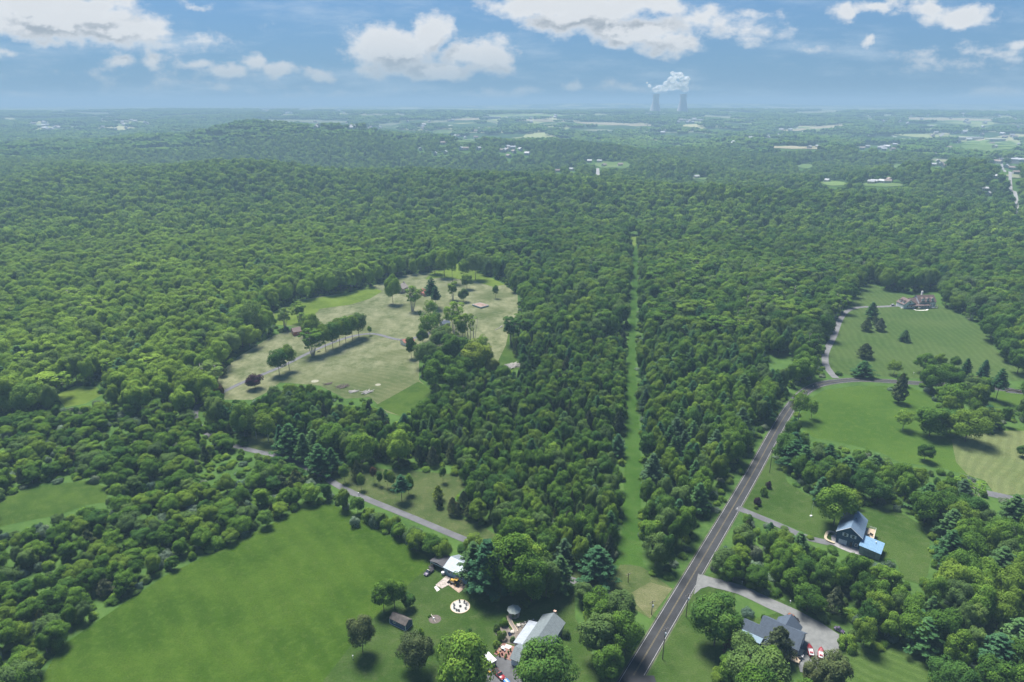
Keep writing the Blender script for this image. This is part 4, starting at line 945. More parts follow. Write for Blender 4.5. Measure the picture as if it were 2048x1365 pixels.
# middle distance: lighter tree shapes, whose first ones stand in that wood themselves
def lod_first(name, meshes, spots, label, group):
    r_ = []
    for me_, (px, py, h, wd) in zip(meshes, spots):
        x, y = G(px, py); t0 = thing('broadleaf_tree', label, 'tree', x, y, rng.uniform(0, 360), None, group); t0.scale = (wd, wd, h)
        c = link('crown', me_, t0); c['tint'] = .6; link('trunk', lo_trunk[0], t0); r_.append(c)
    return r_
LO = lod_first('x', lo_broad, [(330,430,19,17),(520,415,20,17),(700,428,18,16),(880,420,19,17)], 'round treetop on the wooded slope behind the clearing', 'round treetops on the wooded slope')
x, y = grid(-2300, 2500, 700, 2750, 14.0)
d = np.hypot(x, y); px, py, dd = project(x, y, hf(x, y)); ok = (d > 1010) & (d < 2600) & (px > -250) & (px < 2300); x, y, px, py = x[ok], y[ok], px[ok], py[ok]; n = len(x)
h = rng.uniform(12, 25, n) * (.8 + .35 * vnoise(x, y, 120, 9)); diam = rng.uniform(12, 21, n)
tint = .58 + rng.normal(size=n) * .24 + (vnoise(x, y, 160, 12) - .5) * .3 + .32 * np.clip((1050 - px) / 700, 0, 1) - .10 * ((px > 1500) & (py > 360))  # sun patch over the left hills is put into this tint too
bad = blocked(x, y, h, diam / 2, CLEARS + FARC + HCLEAR, .4)
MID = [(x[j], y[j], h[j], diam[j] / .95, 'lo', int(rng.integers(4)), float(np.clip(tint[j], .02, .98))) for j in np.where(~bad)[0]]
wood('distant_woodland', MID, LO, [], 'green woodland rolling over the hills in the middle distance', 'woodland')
# far valley: patches of small canopies
def patch_mesh(seed):
    r_ = np.random.default_rng(seed); V, F, W = [], [], []
    bm = bmesh.new(); bmesh.ops.create_icosphere(bm, subdivisions=1, radius=1); bv = np.array([v.co[:] for v in bm.verts]); bf = [[v.index for v in f_.verts] for f_ in bm.faces]; bm.free()
    for i in range(5):
        for j in range(5):
            cx, cy = (i - 2 + r_.uniform(-.4, .4)) * 11, (j - 2 + r_.uniform(-.4, .4)) * 11; s_ = r_.uniform(5.5, 9.5); hh = r_.uniform(8, 14)
            v = bv * np.array([s_, s_, s_ * .8]) * r_.uniform(.75, 1.2, (len(bv), 1)) + np.array([cx, cy, hh]); b0 = len(V)
            V += [tuple(q) for q in v]; F += [tuple(b0 + k for k in f_) for f_ in bf]; W += [r_.uniform(.1, .9)] * len(v)
    me = bpy.data.meshes.new('crown'); me.from_pydata(V, [], F); me.materials.append(M_LEAF)
    me.attributes.new('var', 'FLOAT', 'POINT').data.foreach_set('value', np.array(W, np.float32)); return me
PM = [patch_mesh(s_) for s_ in (1, 2, 3)]
LOP = []
for k, me_ in enumerate(PM):
    x, y = G(1000 + 130 * k, 288 + k); o = link('valley_copse', me_); o.location = (x, y, float(hf(x, y))); o['tint'] = .4
    tag(o, 'dark copse in the valley beyond the wooded hills', 'copse', 'small dark copses in the valley'); LOP.append(o)
x, y = grid(-7800, 7800, 1500, 8200, 56.0)
d = np.hypot(x, y); px, py, dd = project(x, y, hf(x, y)); ok = (d > 2560) & (d < 8200) & (px > -120) & (px < 2170) & (py < 1300); x, y, px, py, d = x[ok], y[ok], px[ok], py[ok], d[ok]; n = len(x)
bad = np.zeros(n, bool)
for dz in (0, 14):
    for dx in (-20, 20):
        qx, qy, _ = project(x + dx, y, hf(x, y) + dz)
        for p in FARC + HCLEAR:
            pa = np.array(p); w_ = (qx > pa[:, 0].min()) & (qx < pa[:, 0].max()) & (qy > pa[:, 1].min()) & (qy < pa[:, 1].max()) & ~bad
            if w_.any(): idx = np.where(w_)[0]; bad[idx] |= inpoly(qx[idx], qy[idx], p)
open_ = (vnoise(x, y * 2.2, 420, 31) > .63) & (py < np.where(px > 700, 285, 245)) | (rng.uniform(size=n) < .06)
tint = .48 + rng.normal(size=n) * .12 + (vnoise(x, y * 1.8, 500, 14) - .5) * .55
FAR = [(x[j], y[j], rng.uniform(.8, 1.35), 1.0, 'p', int(rng.integers(3)), float(np.clip(tint[j], .02, .98))) for j in np.where(~bad & ~open_)[0]]
wood('valley_woodland', FAR, LOP, [], 'hazy patchwork of woods across the far valley', 'woodland')
print('TREES near', len(NEAR), 'under', len(UNDER), 'mid', len(MID), 'far', len(FAR), 'explicit', len(EX))

# ------------------------------------------------------------------ buildings
ROOF_BLUE = striped('blue_grey_shingle', (.11, .165, .235), 'Z', .30, .35)
ROOF_METAL_B = striped('light_blue_metal', (.17, .29, .42), 'X', .6, .25, .45, .2)
ROOF_SLATE = striped('slate_shingle', (.060, .080, .110), 'Z', .28, .35)
ROOF_GREY = striped('grey_shingle', (.13, .155, .165), 'Z', .28, .3)
ROOF_LEAN = striped('pale_metal_roof', (.25, .28, .32), 'Y', .5, .2, .5, .15)
ROOF_WHITE = striped('white_metal_roof', (.20, .235, .27), 'X', .75, .28, .45, .15)
ROOF_DARK = striped('dark_shingle', (.055, .055, .062), 'Z', .25, .3)
ROOF_BROWN = striped('brown_shingle', (.12, .085, .08), 'Z', .3, .3)
ROOF_RUST = striped('rusty_roof', (.26, .09, .07), 'Y', .6, .3, .8, 0, .35)
ROOF_STONE = striped('weathered_roof', (.26, .23, .21), 'Z', .3, .3)
NAVY = striped('navy_siding', (.036, .090, .150), 'Z', .22, .4)
PALE_BLUE = striped('pale_blue_siding', (.22, .34, .41), 'Z', .25, .3)
WHITE_S = striped('white_siding', (.62, .64, .66), 'Z', .22, .25)
GREY_S = striped('grey_siding', (.30, .31, .31), 'Z', .22, .3)
SHED_BL = striped('slate_blue_siding', (.055, .085, .15), 'Z', .22, .3)
BRICK = plain('red_brick', (.28, .11, .08), .9, .25, 2.5)
STONE = plain('field_stone', (.30, .28, .24), .9, .35, 2.5)
TRIM = plain('white_trim', (.60, .61, .62), .6, .08, 1.0)
GLASS = plain('window_glass', (.035, .045, .055), .12, .1, 1.0, 0, 0, .6)
DECKW = striped('deck_boards', (.36, .29, .21), 'X', .18, .3)
DECKW2 = striped('weathered_boards', (.44, .36, .27), 'Y', .18, .3)
CONC = plain('concrete', (.42, .41, .38), .9, .15, .6)
DKMET = plain('dark_metal', (.03, .03, .032), .5, .2, 2, .3)
BLACK = plain('black_rubber', (.018, .018, .018), .8, .2, 4)
POLEW = plain('pole_wood', (.12, .10, .085), .9, .25, 2)
CHROME = plain('bright_metal', (.6, .6, .62), .35, .1, 2, .7)
def roofing(w_, d_, he, hr, o=.45, t_=.18, x0=0.0, y0=0.0):
    b = MB(); s_ = (hr - he) / (w_ / 2); e = he - o * s_
    for sg in (-1, 1):
        prof = [(x0, hr), (x0 + sg * (w_ / 2 + o), e), (x0 + sg * (w_ / 2 + o), e + t_), (x0, hr + t_ * 1.15)]
        b.prism(prof if sg > 0 else prof[::-1], y0 - d_ / 2 - o, y0 + d_ / 2 + o)
    return b
def walls(w_, d_, he, hr, x0=0.0, y0=0.0):
    return MB().prism([(x0 - w_/2, -.2), (x0 + w_/2, -.2), (x0 + w_/2, he), (x0, hr - .02), (x0 - w_/2, he)], y0 - d_/2, y0 + d_/2)
def window(root, x, y, z, face, w_=1.1, h_=1.4, bars=1, shutter=None):
    s_ = {'x+': (1, 0), 'x-': (-1, 0), 'y+': (0, 1), 'y-': (0, -1)}[face]
    def bb(u0, u1, z0, z1, o0, o1):
        if s_[0]: xs_ = sorted((x + s_[0] * o0, x + s_[0] * o1)); return (xs_[0], xs_[1], y + u0, y + u1, z0, z1)
        ys_ = sorted((y + s_[1] * o0, y + s_[1] * o1)); return (x + u0, x + u1, ys_[0], ys_[1], z0, z1)
    f = MB(); t_ = .12
    f.box(*bb(-w_/2 - t_, -w_/2, z - h_/2 - t_, z + h_/2 + t_, 0, .09)).box(*bb(w_/2, w_/2 + t_, z - h_/2 - t_, z + h_/2 + t_, 0, .09))
    f.box(*bb(-w_/2, w_/2, z + h_/2, z + h_/2 + t_, 0, .09)).box(*bb(-w_/2, w_/2, z - h_/2 - t_, z - h_/2, 0, .09))
    if bars: f.box(*bb(-w_/2, w_/2, z - .03, z + .03, .045, .075))
    o = f.build('window', TRIM, root); MB().box(*bb(-w_/2, w_/2, z - h_/2, z + h_/2, .01, .04)).build('pane', GLASS, o)
    if shutter:
        for sg in (-1, 1): MB().box(*bb(sg * (w_/2 + .42) - .26, sg * (w_/2 + .42) + .26, z - h_/2, z + h_/2, 0, .06)).build('shutter', shutter, root)
    return o
def door(root, x, y, face, w_=1.0, h_=2.1, mat=None, z=0.0, name='door'):
    sx_, sy_ = {'x+': (1, 0), 'x-': (-1, 0), 'y+': (0, 1), 'y-': (0, -1)}[face]
    if sx_: o = MB().box(min(x, x + sx_ * .07), max(x, x + sx_ * .07), y - w_/2, y + w_/2, z, z + h_)
    else: o = MB().box(x - w_/2, x + w_/2, min(y, y + sy_ * .07), max(y, y + sy_ * .07), z, z + h_)
    o = o.build(name, mat or TRIM, root)
    hx, hy = x + sx_ * .07 + abs(sy_) * w_ * .38, y + sy_ * .07 + abs(sx_) * w_ * .38
    MB().cyl(hx + sx_ * .03, hy + sy_ * .03, z + 1.0, z + 1.08, .04, n=6).build('handle', DKMET, o); return o
def rails(b, pts, z0, h_, post=.06):
    for (x0, y0), (x1, y1) in zip(pts, pts[1:]):
        b.bar((x0, y0, z0 + h_), (x1, y1, z0 + h_), .05, 4); b.bar((x0, y0, z0 + h_ * .45), (x1, y1, z0 + h_ * .45), .03, 4)
        n = max(1, int(math.hypot(x1 - x0, y1 - y0) / 1.6))
        for k in range(n + 1): q = k / n; b.box(x0 + (x1-x0)*q - post, x0 + (x1-x0)*q + post, y0 + (y1-y0)*q - post, y0 + (y1-y0)*q + post, z0, z0 + h_ + .05)
    return b
LAWNZ = .05

# navy house with slate blue roof (ridge along local y, gable front at y-)
r = thing('navy_house', 'navy blue gabled house with a grey blue roof and two white shuttered windows', 'house', 148.4, 254.4, -33, .05)
walls(9.6, 15.6, 5.9, 9.4).build('wall', NAVY, r); rf = roofing(9.6, 15.6, 5.9, 9.4).build('roof', ROOF_BLUE, r)
ch = MB().box(-.5, .5, 7.86, 8.75, 0, 10.6).build('chimney', NAVY, rf); MB().cyl(0, 8.3, 10.6, 11.3, .32).build('chimney_cap', CHROME, rf)
MB().cyl(.9, .6, 8.0, 9.6, .12, n=8).build('vent_pipe', DKMET, rf)
for sg in (-1, 1):
    fa = MB(); fa.bar((0, -8.29, 9.48), (sg * 5.28, -8.29, 5.64), .11, 4); fa.build('gable_trim', TRIM, r)
window(r, -1.55, -7.8, 5.1, 'y-', .95, 1.45, 1, TRIM); window(r, 1.55, -7.8, 5.1, 'y-', .95, 1.45, 1, TRIM)
door(r, -2.1, -7.8, 'y-', 3.2, 2.3, plain('garage_door', (.50, .56, .62), .7), name='garage_door'); door(r, 1.2, -7.8, 'y-', 1.0, 2.2, plain('dark_door', (.03, .03, .035), .5)); window(r, 3.2, -7.8, 1.6, 'y-', .9, 1.2)
window(r, 4.8, -3, 4.3, 'x+', 1.0, 1.3); window(r, 4.8, 3.5, 4.3, 'x+', 1.6, 1.8); window(r, -4.8, -3, 4.3, 'x-'); window(r, -4.8, 2, 4.3, 'x-'); window(r, -4.8, 5.5, 1.6, 'x-')
fl = MB(); fl.bar((1.85, -8.9, 2.2), (1.85, -7.8, 3.2), .03, 5); fl.build('flag_bracket', TRIM, r)
dk = MB().box(4.83, 9.0, -2.5, 7.0, 2.6, 2.8)
for x_, y_ in ((8.7, -2.2), (8.7, 2.2), (8.7, 6.7), (5.3, 6.7)): dk.box(x_ - .1, x_ + .1, y_ - .1, y_ + .1, 0, 2.6)
dk = dk.build('deck', DECKW, r); rails(MB(), [(4.95, 6.9), (8.9, 6.9), (8.9, -2.4), (7.2, -2.4)], 2.8, 1.0).build('railing', TRIM, dk)
st = MB()
for k in range(9): st.box(4.95, 6.6, -2.52 - .3 * (k + 1), -2.52 - .3 * k, 2.45 - .29 * k - .06, 2.45 - .29 * k + .0)
st.build('steps', DECKW, dk)
def at_local(root, x, y, z=0.0): return Matrix.Translation(root.location) @ Matrix.Rotation(root.rotation_euler.z, 4, 'Z') @ Vector((x, y, z))
def bench(p, rot, label, mat, cat='bench', w_=1.5):
    t0 = thing('garden_bench', label, cat, p[0], p[1], rot, p[2])
    MB().box(-w_/2, w_/2, -.25, .25, .40, .46).build('seat', mat, t0); MB().box(-w_/2, w_/2, .22, .28, .46, .95).build('backrest', mat, t0)
    for sx_ in (-w_/2 + .08, w_/2 - .08):
        for sy_ in (-.2, .2): MB().box(sx_ - .04, sx_ + .04, sy_ - .04, sy_ + .04, 0, .40).build('leg', mat, t0)
    return t0
bench(at_local(r, 7.6, 1.4, 2.8), -60, 'dark bench on the raised deck of the navy house', DKMET)
bench(at_local(r, 6.6, -.2, 2.8), 10, 'second dark bench on the navy house deck, near its stairs', DKMET)
# curved garden wall left of it
gw = [at_local(r, a, b) for a, b in ((-5.0, -1.6), (-7.0, -1.0), (-8.4, -1.6), (-9.0, -3.2), (-9.0, -6.8), (-8.4, -8.3), (-7.2, -8.9), (-4.9, -9.2))]
ln = smooth_line([(p.x, p.y) for p in gw], .6); b = MB(); vs, fs = [], []
for i, p in enumerate(ln):
    q = ln[min(i+1, len(ln)-1)] - ln[max(i-1, 0)]; q = q / np.linalg.norm(q); nn = np.array([q[1], -q[0]])
    for w_, z_ in ((-.55, 0), (-.55, .62), (.55, .62), (.55, 0)): vs.append((*(p + nn * w_), z_))
for i in range(len(ln) - 1):
    for k in range(4): fs.append((4*i + k, 4*i + (k+1) % 4, 4*i + 4 + (k+1) % 4, 4*i + 4 + k))
fs += [(0, 1, 2, 3), tuple(4 * (len(ln) - 1) + k for k in (3, 2, 1, 0))]
b.add(vs, fs); tag(b.build('garden_wall', plain('sand_stone', (.36, .31, .22), .9, .15, 1)), 'curved sand coloured garden wall left of the navy house', 'wall')
r2 = thing('garage', 'dark garage with light blue metal roof beside the navy house', 'garage', 151.9, 243.6, -36, .05)
MB().prism([(-3.9, -.1), (3.9, -.1), (3.9, 3.3), (-3.9, 4.1)], -4.3, 4.3).build('wall', GREY_S, r2)
MB().prism([(-4.3, 4.17), (4.3, 3.29), (4.3, 3.47), (-4.3, 4.35)], -4.7, 4.7).build('roof', ROOF_METAL_B, r2)
door(r2, 0, -4.3, 'y-', 4.6, 2.6, plain('garage_door_grey', (.20, .21, .22), .7), name='garage_door'); MB().cyl(1.2, 2.0, 3.9, 4.5, .22, n=8).build('roof_vent', TRIM, r2)
sheet('terrace', [(1662,1072),(1672,1068),(1690,1086),(1722,1098),(1726,1112),(1700,1106),(1676,1096),(1664,1088)], plain('grey_paving', (.27, .26, .26), .9, .3, .8), .14)
t0 = thing('flagpole', 'white flagpole standing on the lawn left of the navy house', 'flagpole', *G(1622, 1033), 0, .04)
MB().cyl(0, 0, .42, 7.2, .07, .04, 8).build('pole', TRIM, t0); MB().cyl(0, 0, 0, .42, .6, .5, 14).build('base', TRIM, t0); MB().cyl(0, 0, 7.2, 7.35, .09, n=8).build('finial', CHROME, t0)

# slate roofed house by the gravel lot
r = thing('slate_roofed_house', 'house with crossing slate grey gable roofs beside the gravel lot', 'house', 95.4, 193.6, -38, .05)
walls(9.5, 13.5, 3.2, 6.6).build('wall', GREY_S, r)
bpy.context.view_layer.update()
mainroof = roofing(9.5, 13.5, 3.2, 6.6).build('roof', ROOF_SLATE, r)
for o in list(r.children): o.rotation_euler.z = R(90)      # its ridge runs along local x
w2 = walls(7.6, 17.5, 3.05, 6.2, .6, -1.6).build('wall', GREY_S, r); rw = roofing(7.6, 17.5, 3.05, 6.2, .45, .18, .6, -1.6).build('roof', ROOF_SLATE, r)
w3 = walls(5.2, 10.0, 2.8, 4.7).build('wall', GREY_S, r); w3r = roofing(5.2, 10.0, 2.8, 4.7).build('roof', ROOF_SLATE, r)
for o in (w3, w3r): o.rotation_euler.z = R(90); o.location = (-7.2, -3.4, 0)
cp = MB().box(-11.8, -4.4, -9.6, -6.15, 2.52, 2.66).build('patio_roof', plain('light_blue_sheet', (.14, .20, .25), .6, .06, 1), r)
for x_ in (-11.6, -8.0, -4.7): MB().box(x_ - .08, x_ + .08, -9.5, -9.34, 0, 2.52).build('post', TRIM, r)
gb_ = MB().add([(6.76, -3.9, 3.25), (6.76, 3.9, 3.25), (6.76, 0, 6.15), (6.81, -3.9, 3.25), (6.81, 3.9, 3.25), (6.81, 0, 6.15)], [(0, 2, 1), (3, 4, 5), (0, 1, 4, 3), (1, 2, 5, 4), (2, 0, 3, 5)]); gb_.build('gable_panel', WHITE_S, r)
window(r, 6.82, 0, 4.3, 'x+', .9, .9); door(r, 6.75, -2.6, 'x+', 2.6, 2.2, TRIM, name='garage_door'); door(r, 6.75, 2.2, 'x+', 2.6, 2.2, TRIM, name='garage_door')
window(r, 3.2, -10.35, 1.6, 'y-'); window(r, -1.6, -10.35, 1.6, 'y-'); window(r, -2.2, 7.15, 1.7, 'y+'); window(r, 2.8, 7.15, 1.7, 'y+')
for x_ in (-4, 4): window(r, x_, 4.75, 1.6, 'y+')
dkp = [G(*p) for p in ((1588,1296),(1608,1303),(1598,1330),(1577,1322))]
mb = MB(); mb.add([(x, y, z_) for z_ in (.45, .62) for x, y in dkp], [(3,2,1,0),(4,5,6,7),(0,1,5,4),(1,2,6,5),(2,3,7,6),(3,0,4,7)])
for x, y in dkp: mb.box(x - .1, x + .1, y - .1, y + .1, 0, .45)
dkr = tag(mb.build('timber_deck', DECKW2), 'pale timber deck at the lower corner of the slate roofed house', 'deck')
rl_ = rails(MB(), [dkp[2], dkp[3], dkp[0]], .62, .95).build('railing', DECKW2, dkr)
c_ = np.mean(dkp, axis=0)
bench((c_[0] - .8, c_[1] + 2.2, .62), -35, 'tan bench on the timber deck, nearest the slate roof', DECKW2, w_=1.8)
def round_table(p, label, mat, r_=.6):
    t1 = thing('garden_table', label, 'table', p[0], p[1], 0, p[2]); MB().cyl(0, 0, .70, .75, r_, n=16).build('table_top', mat, t1); MB().cyl(0, 0, .03, .70, .05, n=8).build('leg', DKMET, t1); MB().cyl(0, 0, 0, .03, .3, n=12).build('foot', DKMET, t1); return t1
def chair(p, rot, label, mat, group=None, cat='chair'):
    t1 = thing('garden_chair', label, cat, p[0], p[1], rot, p[2], group)
    MB().box(-.3, .3, -.3, .3, .38, .45).build('seat', mat, t1); MB().prism([(-.3, .45), (.3, .45), (.3, 1.0), (-.3, 1.0)], .24, .31).build('backrest', mat, t1)
    for sx_ in (-.25, .25):
        for sy_ in (-.25, .25): MB().box(sx_ - .035, sx_ + .035, sy_ - .035, sy_ + .035, 0, .38).build('leg', mat, t1)
        MB().box(sx_ - .04, sx_ + .04, -.3, .28, .60, .65).build('armrest', mat, t1)
    return t1
round_table((c_[0] + .3, c_[1] - 1.6, .62), 'round dark table at the lower end of the timber deck', DKMET)
chair((c_[0] - .9, c_[1] - 2.0, .62), 80, 'dark brown chair left of the round deck table', plain('brown_wicker', (.07, .04, .03), .8))
chair((c_[0] + 1.4, c_[1] - 1.2, .62), -100, 'white cushioned chair right of the round deck table', TRIM)

# metal roofed garage, carport and slab
r = thing('metal_roofed_garage', 'pale blue garage with a white standing seam metal roof', 'garage', -19.5, 229.6, -35, .05)
a_ = walls(9.4, 12.5, 3.3, 5.3).build('wall', PALE_BLUE, r); b_ = roofing(9.4, 12.5, 3.3, 5.3, .35).build('roof', ROOF_WHITE, r)
for o in (a_, b_): o.rotation_euler.z = R(90)
window(r, -3.6, -4.7, 2.1, 'y-', 1.5, .8); window(r, 2.6, -4.7, 2.1, 'y-', 1.5, .8); door(r, -.8, -4.7, 'y-', 1.0, 2.1, plain('blue_door', (.25, .45, .62), .6)); window(r, -6.25, 0, 1.9, 'x-')
annex = MB().box(-2.4, 2.2, 4.72, 8.0, 0, 2.9).build('annex', WHITE_S, r); MB().box(-2.7, 2.5, 4.72, 8.3, 2.9, 3.05).build('roof', ROOF_WHITE, annex)
r = thing('carport', 'dark roofed open carport left of the metal roofed garage', 'carport', -28.6, 234.6, -35, .05)
MB().prism([(-4.0, 2.55), (0, 3.3), (4.0, 2.55), (4.0, 2.72), (0, 3.47), (-4.0, 2.72)], -3.4, 3.4).build('roof', ROOF_DARK, r)
for sx_ in (-3.7, 3.7):
    for sy_ in (-3.1, 0, 3.1): MB().box(sx_ - .08, sx_ + .08, sy_ - .08, sy_ + .08, 0, 2.58).build('post', TRIM, r)
MB().box(-3.7, 3.7, -3.38, -3.26, 2.35, 2.6).build('beam', TRIM, r)
def slab(name, pts, label, cat, mat, z=.16):
    P_ = [G(*p) for p in pts]; n = len(P_)
    o = MB().add([(x, y, 0) for x, y in P_] + [(x, y, z) for x, y in P_], [tuple(range(n-1, -1, -1)), tuple(range(n, 2*n))] + [(i, (i+1) % n, n + (i+1) % n, n + i) for i in range(n)]).build(name, mat)
    return tag(o, label, cat)
slab('concrete_slab', [(871,1171),(893,1152),(906,1158),(906,1170),(897,1171),(884,1178)], 'pale speckled concrete slab in front of the metal roofed garage', 'paving', plain('speckled_concrete', (.32, .28, .25), .9, .35, 1.2))
slab('brick_pad', [(897.5,1171.5),(906.5,1159),(935,1172),(918,1187)], 'brown timber edged pad under the yellow backhoe', 'paving', plain('brown_pad', (.32, .24, .19), .9, .3, 1.0), .14)
slab('stepping_slab', [(868,1175),(873,1172),(880,1180),(874,1184)], 'small grey slab at the corner of the speckled concrete', 'paving', CONC, .1)

# vehicles
def wheels4(root, xs_, hy, r_, wd=.24, hub=CHROME):
    for x_ in xs_:
        for sg in (-1, 1):
            w_ = MB().wheel(x_, sg * hy, r_, r_, wd).build('wheel', BLACK, root); MB().wheel(x_, sg * (hy + wd * .35), r_, r_ * .55, wd * .4).build('hub', hub, w_)
def car_like(name, label, cat, x, y, rot, z, body, L_=4.6, W_=1.8, hh=1.45, style='sedan', roofmat=None):
    t1 = thing(name, label, cat, x, y, rot, z); h1 = .85 if style != 'pickup' else .98
    def ring(xx, w0, z0, z1, k=.12): return [(xx, -w0, z0 + k), (xx, -w0 + k, z0), (xx, w0 - k, z0), (xx, w0, z0 + k), (xx, w0, z1 - k), (xx, w0 - k * 1.4, z1), (xx, -w0 + k * 1.4, z1), (xx, -w0, z1 - k)]
    a = L_ / 2; w_ = W_ / 2
    MB().loft([ring(-a, w_ * .86, .35, h1 - .12), ring(-a + .25, w_, .25, h1), ring(a - .9, w_, .25, h1 - .02), ring(a - .25, w_ * .95, .28, h1 - .18), ring(a, w_ * .8, .38, h1 - .32)]).build('body', body, t1, True)
    c0, c1 = {'sedan': (-a * .62, a * .38), 'suv': (-a * .92, a * .42), 'pickup': (-a * .06, a * .46)}[style]
    def cr(xx, w0, z0, z1): return [(xx, -w0, z0), (xx, w0, z0), (xx, w0 * .96, (z0 + z1) / 2), (xx, w0 * .78, z1), (xx, -w0 * .78, z1), (xx, -w0 * .96, (z0 + z1) / 2)]
    MB().loft([cr(c0, w_ * .94, h1 - .05, h1 + .02), cr(c0 + .38, w_ * .92, h1 - .05, hh - .04), cr(c1 - .7, w_ * .92, h1 - .05, hh - .04), cr(c1, w_ * .94, h1 - .05, h1 + .02)]).build('windows', GLASS, t1, False)
    MB().box(c0 + .40, c1 - .72, -w_ * .70, w_ * .70, hh - .05, hh + .01).build('roof', roofmat or body, t1)
    wheels4(t1, (-a * .62, a * .62), w_ - .1, .34 if style == 'sedan' else .40)
    for sg in (-1, 1):
        MB().box(a - .10, a + .0, sg * w_ * .62 - .14, sg * w_ * .62 + .14, h1 - .42, h1 - .28).build('headlight', TRIM, t1); MB().box(-a - .01, -a + .08, sg * w_ * .68 - .1, sg * w_ * .68 + .1, h1 - .38, h1 - .22).build('tail_light', plain('red_lens', (.35, .02, .02), .3), t1)
    if style == 'pickup': MB().box(-a + .18, c0 - .08, -w_ + .16, w_ - .16, h1 - .02, h1 + .015).build('cargo_bed', BLACK, t1)
    return t1
RED = plain('red_paint', (.24, .022, .028), .35, .06, .6, 0, 0, .5); DKP = plain('dark_paint', (.02, .02, .025), .3, .1, .6, 0, 0, .6); PURP = plain('plum_paint', (.07, .055, .10), .4, .15, .6)
YEL = plain('machine_yellow', (.50, .30, .04), .55, .12, 1); BLUEP = plain('blue_plastic', (.04, .15, .42), .6, .1, 1); WHP = plain('white_paint', (.42, .43, .44), .4, .05, .6); ORP = plain('orange_paint', (.20, .06, .02), .5, .2, 1)
x, y = G(998, 1352); pu = car_like('pickup_truck', 'red pickup truck parked on the dark driveway by the brick patio', 'pickup truck', x, y, -52, .12, RED, 5.2, 1.9, 1.75, 'pickup')
x, y = G(1011, 1362); t1 = thing('cargo_box', 'blue box with silver frame behind the red pickup', 'box', x + .4, y - 1.1, -52, .12)
MB().box(-.9, .9, -.8, .8, .0, .95).build('crate', BLUEP, t1, bevel=.05); MB().box(-.98, .98, -.12, .12, .0, 1.02).build('frame', CHROME, t1)
x, y = G(980, 1327); t1 = thing('camper_trailer', 'white topped camper trailer at the head of the dark driveway', 'trailer', x, y, -52, .12)
MB().box(-2.3, 2.3, -1.15, 1.15, .55, 2.3).build('body', plain('grey_trailer', (.30, .29, .28), .7), t1, bevel=.12); MB().box(-2.4, 2.4, -1.22, 1.22, 2.31, 2.45).build('roof', WHP, t1, bevel=.06); wheels4(t1, (-.3, .5), 1.0, .33); MB().bar((2.2, 0, .5), (3.6, 0, .45), .07).build('drawbar', DKMET, t1); window(t1, 0, -1.15, 1.6, 'y-', 1.0, .5, 0)
x, y = G(976, 1346); t1 = thing('ride_on_mower', 'small yellow ride on mower between the camper trailer and the big tree', 'mower', x, y, -40, .12)
MB().box(.1, 1.0, -.32, .32, .35, .85).build('hood', YEL, t1, bevel=.06); MB().box(-.6, .1, -.45, .45, .28, .42).build('deck', DKMET, t1); MB().box(-.45, .0, -.25, .25, .55, .68).build('seat', BLACK, t1); MB().box(-.52, -.42, -.25, .25, .62, 1.0).build('backrest', BLACK, t1); wheels4(t1, (-.55, .75), .45, .27, .2); MB().bar((.15, 0, .8), (-.1, 0, 1.05), .03).build('steering_wheel', BLACK, t1)
# backhoe loader
x, y = G(911, 1169); t1 = thing('backhoe_loader', 'yellow backhoe loader standing on the brown pad by the garage', 'backhoe', x, y, 150, .15)
MB().box(.2, 2.1, -.45, .45, .8, 1.65).build('engine_hood', YEL, t1, bevel=.08); MB().box(-2.0, .2, -.55, .55, .55, 1.0).build('chassis', DKMET, t1)
cab = MB()
for sx_ in (-1.1, .2):
    for sy_ in (-.6, .6): cab.box(sx_ - .05, sx_ + .05, sy_ - .05, sy_ + .05, 1.0, 2.45)
cab = cab.build('cab_frame', DKMET, t1); MB().box(-1.35, .4, -.8, .8, 2.45, 2.6).build('canopy', YEL, cab, bevel=.05); MB().box(-.8, -.3, -.28, .28, 1.0, 1.35).build('seat', BLACK, t1)
for sx_, rr in ((-.75, .72), (1.65, .45)):
    for sg in (-1, 1): w_ = MB().wheel(sx_, sg * .95, rr, rr, .42).build('wheel', BLACK, t1); MB().wheel(sx_, sg * 1.12, rr, rr * .5, .12).build('hub', YEL, w_)
ar = MB()
for sg in (-.55, .55): ar.bar((.3, sg, 1.5), (2.2, sg, 1.1), .10, 4); ar.bar((2.2, sg, 1.1), (2.8, sg, .5), .10, 4)
ar = ar.build('loader_arm', YEL, t1); MB().add([(2.8, -1.1, .2), (3.5, -1.1, .15), (2.75, -1.1, .95), (2.8, 1.1, .2), (3.5, 1.1, .15), (2.75, 1.1, .95)], [(0,1,2),(3,5,4),(0,3,4,1),(0,2,5,3)]).build('bucket', DKMET, ar)
bo = MB(); bo.bar((-2.0, 0, 1.0), (-2.7, 0, 2.9), .13, 4).bar((-2.7, 0, 2.9), (-3.8, 0, 1.6), .11, 4); bo = bo.build('boom', YEL, t1); MB().box(-4.1, -3.5, -.3, .3, .9, 1.6).build('digging_bucket', DKMET, bo, bevel=.05)
for sg in (-1, 1): MB().bar((-1.9, sg * .5, .9), (-2.3, sg * 1.3, .1), .07, 4).build('stabilizer', DKMET, t1)
